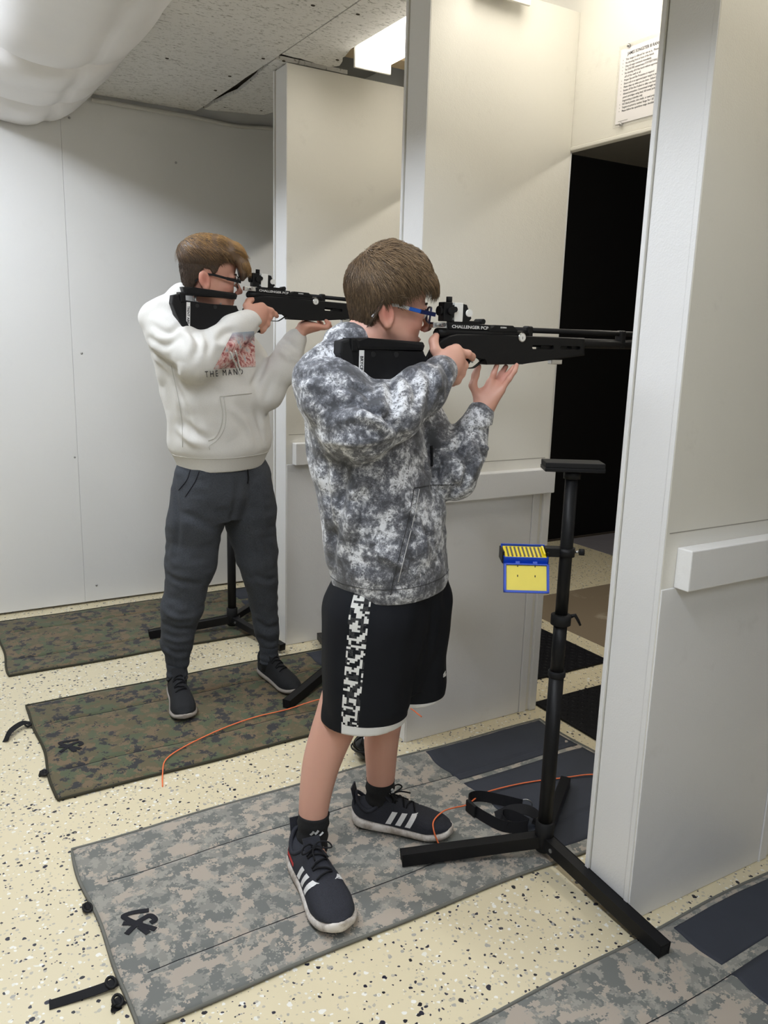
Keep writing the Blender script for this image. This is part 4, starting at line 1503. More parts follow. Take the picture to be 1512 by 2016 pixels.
# ---- shoes
def shoe(parent, heel, toe, style, zb=.0115):
    heel, toe = Vector((*heel, zb)), Vector((*toe, zb))
    L = (toe - heel).length
    m = basis(heel, toe - heel, Vector((0, 0, 1)).cross(toe - heel))
    k = L / .30
    e = empty('shoe', (0, 0, 0), parent=parent)

    def outline(s, side):
        w = np.interp(s, [0, .03, .10, .25, .42, .60, .75, .88, .96, 1.0], [.008, .022, .033, .036, .036, .043, .048, .042, .028, .006])
        c = np.interp(s, [0, .3, .6, .85, 1.0], [0, 0, .002, .000, -.004])
        return c + side * w * style.get('wide', 1.0)
    st = np.concatenate([np.linspace(0, .1, 6), np.linspace(.14, .86, 16), np.linspace(.9, 1.0, 7)])
    th = lambda s: np.interp(s, [0, .15, .45, .75, .93, 1.0], style['sole'])
    lift = lambda s: np.interp(s, [0, .06, .15, .8, .92, 1.0], [.012, .003, .0, .0, .006, .016])
    # sole: a loft of flat sections, flared a little at the ground
    V, F = [], []
    for s in st:
        for (sd, zz, fl) in ((-1, lift(s), 1.02), (-1, lift(s) + th(s) * .5, 1.10), (-1, lift(s) + th(s), .98), (1, lift(s) + th(s), .98), (1, lift(s) + th(s) * .5, 1.10), (1, lift(s), 1.02)):
            V.append(m @ Vector((s * L, outline(s, sd * fl) * k, zz * k)))
    for i in range(len(st) - 1):
        for j in range(6):
            a, b = i * 6 + j, i * 6 + (j + 1) % 6
            F.append((a, b, b + 6, a + 6))
    F += [tuple(range(6)), tuple((len(st) - 1) * 6 + j for j in range(5, -1, -1))]
    bm = bmesh.new()
    vs = [bm.verts.new(v) for v in V]
    for f in F:
        bm.faces.new([vs[i] for i in f])
    so = bmobj('sole', bm, style['sole_mat'], e, True)
    sub = so.modifiers.new('round', 'SUBSURF')
    sub.levels = sub.render_levels = 1
    # ground tread under the sole
    box('outsole', (.10 * L, -.027 * k, .0), (.82 * L, .027 * k, .004), 'sole_dark', e, .001, m)
    # upper: arched sections
    hh = lambda s: np.interp(s, [0, .03, .10, .20, .30, .36, .44, .55, .68, .80, .92, 1.0], style['top'])
    na = 14
    V, F = [], []
    for s in st:
        z0 = lift(s) + th(s) * .86
        w = (outline(s, 1) - outline(s, -1)) / 2 * .955
        c = (outline(s, 1) + outline(s, -1)) / 2
        H_ = max(hh(s) - z0, .004)
        ex = np.interp(s, [0, .3, .5, .8, 1], [.62, .62, .80, .85, .9])
        for j in range(na + 1):
            a = math.pi * j / na
            cx, sz = math.cos(a), math.sin(a)
            narrow = 1 - np.interp(s, [0, .35, .6], [.18, .30, .0]) * sz
            V.append(m @ Vector(((s * .975 + .008) * L, (c - math.copysign(abs(cx) ** ex, cx) * w * narrow) * k, (z0 + sz ** ex * H_) * k)))
    for i in range(len(st) - 1):
        for j in range(na):
            a = i * (na + 1) + j
            F.append((a, a + 1, a + na + 2, a + na + 1))
    F += [tuple(range(na, -1, -1)), tuple((len(st) - 1) * (na + 1) + j for j in range(na + 1))]
    up = mesh('upper', V, F, style['upper_mat'], e, True)
    UV = np.array([tuple(v) for v in V])
    UF = [f for f in F if len(f) == 4]
    bv = BVHTree.FromPolygons(UV.tolist(), UF)
    # collar ring round the ankle opening and heel tab
    ring = [m @ Vector(((.175 + .135 * math.cos(a)) * L, .031 * k * math.sin(a), (.076 + .014 * math.cos(2 * a) + (.010 if math.cos(a) < 0 else .004) * abs(math.cos(a))) * k)) for a in [i * math.pi / 12 for i in range(24)]]
    tube('collar', ring, .0055 * k, style['upper_mat'], e, 8, True)
    if style.get('tab'):
        ribbon('heel_tab', [m @ Vector((.045 * L, 0, .07 * k)), m @ Vector((.030 * L, 0, .095 * k)), m @ Vector((.008 * L, 0, .122 * k))], .040 * k, style['upper_mat'], e, m.to_3x3() @ Vector((0, 1, 0)), .004)
    ribbon('tongue', [m @ Vector((.50 * L, 0, .070 * k)), m @ Vector((.40 * L, 0, .092 * k)), m @ Vector((.335 * L, 0, .114 * k)), m @ Vector((.315 * L, 0, .122 * k))], .042 * k, style['upper_mat'], e, m.to_3x3() @ Vector((0, 1, 0)), .005)
    up_ = m.to_3x3() @ Vector((0, 0, 1))

    def on(s, y):
        p = m @ Vector((s * L, y * k, .3))
        h = bv.ray_cast(p, -up_)
        return (h[0] + up_ * .0018) if h[0] is not None else m @ Vector((s * L, y * k, .06))
    for i, s in enumerate((.40, .455, .51, .565, .615)):
        dx = .018 * (1 if i % 2 else -1)
        pts = [on(s - dx, -.021)] + [on(s - dx + 2 * dx * (j / 4), -.021 + .0105 * j) + up_ * .003 for j in range(1, 4)] + [on(s + dx, .021)]
        tube('lace', catmull(pts, 4), .0024 * k, style['lace_mat'], e, 6)
    if style.get('bow'):
        c0 = on(.40, 0) + up_ * .004
        x_, y_ = m.to_3x3() @ Vector((1, 0, 0)), m.to_3x3() @ Vector((0, 1, 0))
        for sg in (-1, 1):
            lp = [c0, c0 + y_ * sg * .012 + up_ * .010 - x_ * .004, c0 + y_ * sg * .034 + up_ * .012 + x_ * .008, c0 + y_ * sg * .040 + up_ * .004 + x_ * .020, c0 + y_ * sg * .026 + up_ * .002 + x_ * .016, c0 + y_ * sg * .006 + up_ * .002 + x_ * .004]
            tube('lace_loop', catmull(lp, 6), .0023, style['lace_mat'], e, 6)
            en = [c0, c0 + y_ * sg * .012 + up_ * .004 + x_ * .02, c0 + y_ * sg * .018 + x_ * .05 + up_ * .000]
            tube('lace_end', catmull(en, 6), .0022, style['lace_mat'], e, 6)
        tube('lace_knot', [c0 - y_ * .007, c0 + y_ * .007], .006, style['lace_mat'], e, 10)
    if style.get('stripes'):
        y_ = m.to_3x3() @ Vector((0, 1, 0))
        for sd in (-1, 1):
            for i in range(3):
                V, F = [], []
                for a in range(6):
                    for b in range(5):
                        s = .36 + i * .095 + .052 * (b / 4) + .060 * (1 - a / 5)
                        z = (.037 + .036 * (1 - a / 5)) * k
                        p = m @ Vector((s * L, sd * .2, z))
                        h = bv.ray_cast(p, -y_ * sd)
                        q = h[0] if h[0] is not None else m @ Vector((s * L, sd * .04, z))
                        V.append(q + y_ * sd * .0012 + up_ * .0004)
                for a in range(5):
                    for b in range(4):
                        F.append((a * 5 + b, a * 5 + b + 1, a * 5 + b + 6, a * 5 + b + 5))
                mesh('stripe', V, F, 'white_print', e)
        # red print low on the outer heel
        if not style.get('red'):
            return e
        V, F = [], []
        for a in range(4):
            for b in range(8):
                p = m @ Vector(((.06 + .030 * b) * L, -.2, (.050 - .001 * b + .0030 * a) * k))
                h = bv.ray_cast(p, y_)
                q = h[0] if h[0] is not None else m @ Vector(((.10 + .03 * b) * L, -.036, .05))
                V.append(q - y_ * .0010)
        for a in range(3):
            for b in range(7):
                F.append((a * 8 + b, a * 8 + b + 1, a * 8 + b + 9, a * 8 + b + 8))
        mesh('side_print', V, F, 'red_print', e)
    return e


SNEAKER = dict(sole=[.052, .046, .036, .033, .032, .026], sole_mat='sole_white', upper_mat='shoe_knit', lace_mat='strap_black', bow=True, stripes=True, tab=True, wide=1.13,
               top=[.076, .084, .084, .080, .086, .106, .102, .087, .074, .064, .054, .038])
SLIPON = dict(sole=[.036, .034, .028, .026, .024, .018], sole_mat='sole_grey', upper_mat='shoe_knit_black', lace_mat='strap_black', bow=False, stripes=False, tab=False,
              top=[.080, .088, .088, .086, .092, .104, .098, .082, .070, .062, .052, .032])


def finger(S, pts, r=.0085, k=.006):
    n = len(pts)
    S.chain(pts, [r * (1.06 - .22 * i / (n - 1)) for i in range(n)], k)


RDIR = (-.903, -.430)          # towards each shooter's right-hand side
A = np.array
HEAD_PINK = [((.089, 0, -.0575), .014, .9), ((.086, 0, -.0695), .014, .9), ((-.022, .08, .005), .03, .55), ((-.022, -.08, .005), .03, .55), ((.114, 0, -.03), .02, .5),
             ((.06, .045, -.02), .03, .35), ((.06, -.045, -.02), .03, .35)]


# ------------------------------------------------------------------ the shooter in the camouflage hoodie
def person_front():
    e = empty('person', (.98, 1.78, .012), label='person in grey camouflage hoodie and black shorts aiming a rifle', cat='person')
    inv = e.location.copy()

    def own(o):
        o.matrix_parent_inverse = Matrix.Translation(-inv)
        return o
    sc = 1.0
    o, R = head_frame((1.042, 1.755, 1.479), math.radians(-14), math.radians(4), math.radians(8))
    S = SDF((.68, 1.42, .02), (1.46, 2.02, 1.68), .0036)
    W = add_head(S, o, R, sc, (.955, 1.770, 1.37))
    # trunk under the clothes
    S.loft([(.76, 1.05, 1.74, .135, .095), (.95, 1.04, 1.745, .12, .085), (1.15, 1.0, 1.77, .135, .09), (1.30, .98, 1.785, .13, .085), (1.36, .955, 1.785, .07, .06)], RDIR, .03)
    # arms
    S.chain([(.89, 1.755, 1.33), (.925, 1.61, 1.225), (1.05, 1.640, 1.28), (1.152, 1.664, 1.340)], [.045, .038, .034, .025], .02)
    S.chain([(1.10, 1.86, 1.30), (1.225, 1.70, 1.07), (1.27, 1.70, 1.16), (1.316, 1.704, 1.250)], [.045, .034, .027, .024], .02)
    # right hand closed round the grip, index finger on the trigger guard
    for q, r in (((1.192, 1.664, 1.393), .0145), ((1.195, 1.659, 1.373), .015), ((1.189, 1.658, 1.353), .0145), ((1.179, 1.660, 1.336), .0135)):
        S.cone((1.155, 1.663, 1.347), q, .021, r, .014)
    S.ell((1.172, 1.660, 1.362), (.031, .0165, .040), None, .014)
    finger(S, [(1.192, 1.664, 1.390), (1.228, 1.664, 1.383), (1.247, 1.672, 1.376), (1.260, 1.688, 1.371)], .0098)
    finger(S, [(1.194, 1.659, 1.370), (1.220, 1.667, 1.354), (1.226, 1.690, 1.348), (1.214, 1.718, 1.350)], .0096, .012)
    finger(S, [(1.188, 1.658, 1.352), (1.212, 1.667, 1.334), (1.217, 1.690, 1.328), (1.205, 1.718, 1.329)], .0094, .012)
    finger(S, [(1.178, 1.660, 1.336), (1.200, 1.667, 1.317), (1.204, 1.690, 1.311), (1.192, 1.716, 1.311)], .0088, .012)
    finger(S, [(1.150, 1.666, 1.362), (1.136, 1.674, 1.392), (1.137, 1.684, 1.412), (1.148, 1.690, 1.424)], .0105, .012)
    # left hand: open palm below the stock, fingertips and thumb carrying it
    for q, r in (((1.330, 1.698, 1.310), .0120), ((1.346, 1.699, 1.308), .0120), ((1.352, 1.689, 1.302), .0120), ((1.346, 1.672, 1.292), .0115)):
        S.cone((1.311, 1.701, 1.236), q, .022, r, .012)
    S.ell((1.308, 1.706, 1.268), (.018, .016, .028), None, .012)
    finger(S, [(1.330, 1.697, 1.310), (1.333, 1.690, 1.334), (1.342, 1.691, 1.354)], .0080, .004)
    finger(S, [(1.347, 1.699, 1.309), (1.365, 1.700, 1.332), (1.378, 1.698, 1.351)], .0082, .004)
    finger(S, [(1.353, 1.689, 1.303), (1.372, 1.684, 1.329), (1.390, 1.680, 1.351)], .0080, .004)
    finger(S, [(1.346, 1.671, 1.293), (1.359, 1.658, 1.322), (1.370, 1.652, 1.342), (1.379, 1.656, 1.357)], .0074, .004)
    finger(S, [(1.298, 1.706, 1.268), (1.284, 1.712, 1.302), (1.290, 1.711, 1.328), (1.298, 1.711, 1.350)], .0098, .008)
    # legs
    S.limb([(1.02, 1.735, .78), (.965, 1.745, .56), (.932, 1.757, .44), (.912, 1.766, .375), (.890, 1.770, .305), (.871, 1.766, .22), (.862, 1.763, .14), (.860, 1.76, .06)], [.080, .062, .057, .052, .048, .040, .0345, .035], .008)
    S.limb([(1.12, 1.765, .78), (1.115, 1.79, .56), (1.111, 1.805, .42), (1.110, 1.822, .34), (1.111, 1.831, .277), (1.117, 1.838, .191), (1.121, 1.846, .12), (1.122, 1.842, .06)], [.080, .062, .053, .048, .0465, .040, .035, .035], .008)
    S.cone((.862, 1.76, .055), (.845, 1.65, .045), .028, .022, .02)
    S.cone((1.121, 1.84, .055), (1.19, 1.77, .045), .028, .022, .02)
    P, Q = S.arrays()
    P = relax(P, Q, 1, .4)
    red = head_red(P, W, sc, HEAD_PINK)
    for c, r, a in (((.95, 1.70, .43), .06, .25), ((1.09, 1.76, .42), .06, .2), ((1.256, 1.69, 1.370), .012, .4), ((1.388, 1.66, 1.356), .014, .6), ((1.306, 1.716, 1.350), .016, .5), ((1.36, 1.68, 1.33), .03, .35), ((1.315, 1.71, 1.29), .03, .25)):
        red = np.maximum(red, a * np.exp(-(np.linalg.norm(P - A(c), axis=1) / r) ** 2))
    own(np_mesh('body', P, Q, 'skin_light', e, {'red': red}))
    for s in (-1, 1):
        bm = bmesh.new()
        bmesh.ops.create_uvsphere(bm, u_segments=16, v_segments=12, radius=.0125 * sc)
        bmesh.ops.transform(bm, matrix=Matrix.Translation(W((.0815, s * .031, .006))), verts=bm.verts)
        ey = own(bmobj('eye', bm, 'eye_white', e, True))
        bm = bmesh.new()
        bmesh.ops.create_uvsphere(bm, u_segments=12, v_segments=8, radius=.006 * sc)
        bmesh.ops.transform(bm, matrix=Matrix.Translation(W((.0890, s * .031, .006))), verts=bm.verts)
        bmobj('iris', bm, 'eye_iris', ey, True)
        own(tube('eyebrow', [W((.089, s * .014, .027)), W((.092, s * .028, .032)), W((.082, s * .046, .029))], .0028, 'hair_brown', e, 6))

    # hoodie
    S = SDF((.70, 1.42, .74), (1.42, 2.05, 1.46), .0048)
    S.loft([(.782, 1.066, 1.731, .158, .126), (.80, 1.066, 1.731, .166, .136), (.86, 1.062, 1.732, .176, .140), (.94, 1.054, 1.736, .176, .142), (1.045, 1.032, 1.748, .172, .140), (1.12, 1.012, 1.760, .168, .136),
            (1.25, .980, 1.778, .164, .130), (1.31, .966, 1.786, .148, .112), (1.345, .958, 1.788, .112, .086), (1.385, .950, 1.786, .075, .066)], RDIR, .03)
    S.cone((.945, 1.772, 1.360), (.945, 1.768, 1.395), .070, .062, .02)
    S.chain([(.870, 1.748, 1.322), (.882, 1.690, 1.275), (.905, 1.618, 1.218), (1.00, 1.622, 1.255), (1.085, 1.642, 1.305), (1.132, 1.655, 1.332)], [.074, .078, .074, .066, .056, .043], .03)
    S.ell((.892, 1.650, 1.196), (.062, .05, .048), None, .04)
    S.ell((1.075, 1.645, 1.283), (.05, .04, .045), None, .03)
    S.cone((1.120, 1.651, 1.323), (1.150, 1.662, 1.341), .042, .040, .010)
    S.chain([(1.12, 1.862, 1.325), (1.175, 1.78, 1.19), (1.222, 1.695, 1.072), (1.256, 1.697, 1.130), (1.282, 1.700, 1.180), (1.298, 1.702, 1.212)], [.075, .066, .056, .052, .044, .037], .025)
    S.ell((1.286, 1.688, 1.145), (.036, .034, .030), None, .02)
    S.cone((1.297, 1.702, 1.206), (1.306, 1.702, 1.230), .039, .0375, .008)
    P, Q = S.arrays()
    P = relax(P, Q, 2)
    N = normals(P, Q)
    d = vnoise(P, 10, 5) * .020 + (np.abs(vnoise(P, 12, 8)) * 2 - .5) * .010 + (np.abs(vnoise(P * A([1, 1, .7]), 25, 6)) * 2 - .5) * .005 + vnoise(P, 50, 7) * .0015
    low = np.clip((P[:, 2] - .80) / .05, 0, 1)
    hand = np.clip((P[:, 0] - 1.10) / .03, 0, 1) * (P[:, 2] > 1.2)
    P = P + N * (d * low * (1 - .8 * hand))[:, None]
    P = creases(P, Q, FOLDS_CAMO)
    own(np_mesh('hoodie', P, Q, 'cloth_camo', e))
    hd = e.children[-1]
    bv = bvh_of(P, Q)
    I = Matrix.Identity(4)

    def onh(ob):
        ob.parent = hd
        ob.matrix_parent_inverse = I
        return ob
    # pocket, side seam, drawstring, hem and cuff seams (coordinates on the cloth)
    onh(seam('pocket_seam', bv, [(1.043, 1.603, 1.068), (1.03, 1.60, 1.0), (1.01, 1.60, .92), (.99, 1.60, .84), (.985, 1.60, .81)], .0011, 'seam_dark', hd))
    onh(seam('pocket_seam', bv, [(1.043, 1.603, 1.068), (1.10, 1.60, 1.072), (1.165, 1.61, 1.066)], .0010, 'seam_dark', hd))
    onh(seam('pocket_stitch', bv, [(1.058, 1.603, 1.064), (1.045, 1.60, 1.0), (1.025, 1.60, .92), (1.005, 1.60, .84)], .0010, 'print_grey', hd))
    onh(seam('drawstring', bv, [(1.100, 1.62, 1.165), (1.102, 1.62, 1.14), (1.100, 1.62, 1.115)], .0032, 'strap_black', hd, off=.003))
    hz = [(math.cos(a), math.sin(a)) for a in [i * math.pi / 24 for i in range(48)]]
    ring = []
    for cx, sy in hz:
        dv = Vector((cx, sy, 0))
        h = bv.ray_cast(Vector((1.066, 1.731, .826)) + dv * .4, -dv)
        if h[0] is not None:
            ring.append(h[0] + dv * .0004)
    if len(ring) > 20:
        onh(tube('hem_seam', ring, .0009, 'seam_dark', hd, 6, True))

    # shorts
    S = SDF((.80, 1.50, .38), (1.34, 1.98, .86), .005)
    S.loft([(.50, 1.07, 1.735, .10, .09), (.62, 1.068, 1.735, .150, .118), (.72, 1.066, 1.733, .162, .128), (.85, 1.066, 1.733, .155, .122)], RDIR, .04)
    S.cone((1.010, 1.720, .72), (.984, 1.722, .40), .130, .114, .03)
    S.cone((1.135, 1.762, .72), (1.166, 1.772, .42), .116, .096, .008)
    S.plane_cut((.7, 1.4, .3), (1.4, 2.0, .60), (.99, 1.72, .442), (.03, .02, -1))
    P, Q = S.arrays()
    P = relax(P, Q, 2)
    N = normals(P, Q)
    up = np.clip((P[:, 2] - .45) / .04, 0, 1)
    P = P + N * ((vnoise(P * A([1, 1, .45]), 20, 9) * .014 + vnoise(P * A([1, 1, .3]), 9, 12) * .02) * up)[:, None]
    P = folds(P, normals(P, Q), [((1.10, 1.63, .76), (1.085, 1.65, .46), .012, -.020), ((1.13, 1.63, .76), (1.14, 1.63, .55), .012, -.008), ((.90, 1.80, .75), (.88, 1.80, .5), .02, .008)])
    f_ax = A([.43, -.903])
    r_ax = A(RDIR)
    rightleg = (np.linalg.norm(P[:, :2] - A([.99, 1.722]), axis=1) - .122 + .012) < (np.linalg.norm(P[:, :2] - A([1.155, 1.768]), axis=1) - .10)
    tz = np.clip((.72 - P[:, 2]) / .32, -.5, 1)
    cR = A([1.010, 1.720])[None] + tz[:, None] * A([-.026, .002])[None]
    cL = A([1.135, 1.762])[None] + tz[:, None] * A([.015, .006])[None]
    cc = np.where(rightleg[:, None], cR, cL)
    vv = P[:, :2] - cc
    ang = np.arctan2(vv @ f_ax, vv @ r_ax)
    uvw = np.stack([(ang - .30) * .115, P[:, 2] - .442 + (P[:, 0] - .99) * .03, rightleg.astype(float)], 1)
    uvw[~rightleg, 0] = 1.0
    own(np_mesh('shorts', P, Q, 'shorts_cloth', e, {'uvw': uvw}))
    sh = e.children[-1]
    bv = bvh_of(P, Q)
    lg = ribbon('logo', [drop(bv, (1.222, 1.69, .530), .0015), drop(bv, (1.216, 1.69, .520), .0015), drop(bv, (1.224, 1.69, .522), .0015)], .007, 'white_print', sh, Vector((0, 0, 1)), .001)
    lg.matrix_parent_inverse = I

    # socks and shoes
    for nm, ax, logo_at in (('sock', [(.860, 1.762, .045), (.861, 1.762, .10), (.866, 1.763, .168)], (.835, 1.72, .142)), ('sock', [(1.121, 1.843, .045), (1.121, 1.846, .09), (1.119, 1.842, .158)], (1.125, 1.80, .135))):
        pts = catmull(ax, 8)
        rad = [.0415 - .002 * math.sin(i * 1.3) + .001 * math.sin(i * 3.1) for i in range(len(pts))]
        rad[-1] = .0425
        so = own(tube(nm, pts, rad, 'knit_black', e, 24))
        V = [tuple(v.co) for v in so.data.vertices]
        b2 = BVHTree.FromPolygons(V, [tuple(p.vertices) for p in so.data.polygons])
        for i in range(3):
            a = Vector(logo_at) + Vector((.010 * i, -.006 * i, .003 * (i == 1)))
            lgo = ribbon('logo', [drop(b2, a + Vector((0, 0, -.004)), .0012), drop(b2, a + Vector((.004, -.002, .0)), .0012), drop(b2, a + Vector((.008, -.004, .006)), .0012)], .006, 'print_grey', so, Vector((.86, -.5, 0)), .0006)
            lgo.matrix_parent_inverse = I
    for h, tt, rd in (((.836, 1.806), (.808, 1.478), True), ((1.050, 1.888), (1.276, 1.686), False)):
        own(shoe(e, h, tt, dict(SNEAKER, red=rd)))

    # hair
    def thick(x, y, z):
        top = np.clip((z - .03) / .08, 0, 1)
        fr = np.clip((x - .02) / .05, 0, 1)
        back = np.clip((-x - .03) / .05, 0, 1)
        q = np.clip((z + .055) / .16, 0, 1)
        return .003 + .026 * q * q * (3 - 2 * q) * (1 - .62 * np.clip((-x - .015) / .06, 0, 1)) + .004 * fr * np.clip((z - .05) / .04, 0, 1)

    def zmin(x, y):
        ay = np.abs(y)
        front = np.interp(x, [-.2, -.056, -.042, -.026, -.002, .010, .030, .050, .2], [-.064, -.056, -.018, .034, .030, .006, .040, .058, .066])
        return front + 0 * ay
    P, Q = hair_cap(o, R, sc, thick, zmin)
    tone = np.clip(.35 + vnoise(P, 60, 3) * .5, 0, 1)
    own(np_mesh('hair', P, Q, 'hair_brown', e, {'tone': tone}))
    hr = e.children[-1]

    def flow(l, rr):
        c = l - A([-.055, 0, .125])
        v = c / (np.linalg.norm(c, axis=1, keepdims=True) + 1e-6)
        v[:, 0] += .45 * np.clip((l[:, 2] - .05) / .05, 0, 1)
        v[:, 2] -= .5 * np.clip(1 - (l[:, 2] - .02) / .08, 0, 1) + .8 * np.clip((l[:, 0] - .07) / .03, 0, 1)
        return v + rr.normal(0, .15, l.shape)
    ln = lambda l, rr: (.015 + .020 * np.clip((l[:, 2] + .03) / .13, 0, 1)) * rr.uniform(.6, 1.3, len(l))
    lf = lambda l, rr: (.0040 + .005 * np.clip((l[:, 2] - .06) / .08, 0, 1)) * (1 - .45 * np.clip((l[:, 0] - .05) / .03, 0, 1)) * rr.uniform(.3, 1.5, len(l))
    tn = lambda l, rr: np.clip(.46 + .25 * np.clip((l[:, 2] - .05) / .08, -1, 1) + rr.normal(0, .22, len(l)), 0, 1)
    s_ = strands('strands', P, Q, o, R, sc, 24000, flow, ln, lf, tn, hr, 'hair_brown', 21)
    s_.matrix_parent_inverse = I
    s_['kind'] = 'stuff'
    own(glasses(e, W, sc, [(-.050, -.010, -.028, .022, .0030, 'glasses_white'), (-.028, .022, .005, .024, .0030, 'glasses_white'), (.005, .024, .032, .020, .0032, 'glasses_white'), (.032, .020, .062, .016, .0036, 'glasses_blue'), (.062, .016, .102, .012, .0042, 'glasses_navy')], 'glasses_navy', (.026, .018, .0026)))


person_front()


# points on the white hoodie and the trousers where seams, cords and prints run
CLOTH_MARKS = {'pocket': [(0.984, 2.792, 1.195), (0.991, 2.788, 1.134), (0.985, 2.791, 1.088), (0.969, 2.8, 1.051), (0.946, 2.814, 1.036)], 'pocket2': [(0.995, 2.785, 1.195), (1.001, 2.781, 1.129), (0.995, 2.785, 1.08), (0.974, 2.798, 1.041), (0.949, 2.813, 1.018), (0.95, 2.812, 1.005)], 'pocket_top': [(0.984, 2.792, 1.195), (1.033, 2.762, 1.203), (1.079, 2.734, 1.21)], 'side': [(0.838, 2.879, 1.298), (0.856, 2.869, 1.192), (0.866, 2.862, 1.103), (0.867, 2.862, 1.011)], 'cord1': [(1.03, 2.764, 1.357), (1.036, 2.76, 1.331), (1.042, 2.757, 1.301), (1.048, 2.753, 1.291)], 'cord2': [(1.016, 2.772, 1.353), (1.027, 2.766, 1.318), (1.039, 2.759, 1.287), (1.045, 2.755, 1.273)], 'print': [(0.965, 2.803, 1.29), (1.092, 2.727, 1.303), (1.024, 2.767, 1.417), (1.088, 2.729, 1.425)], 'words': [(0.94, 2.818, 1.262), (1.054, 2.75, 1.275)], 'tpocket': [(0.889, 2.848, 0.929), (0.877, 2.856, 0.891), (0.851, 2.871, 0.853)], 'tpocket2': [(0.916, 2.832, 0.924), (0.901, 2.841, 0.883), (0.871, 2.859, 0.829)], 'tcord': [(1.064, 2.744, 0.948), (1.067, 2.742, 0.907), (1.065, 2.743, 0.885)]}


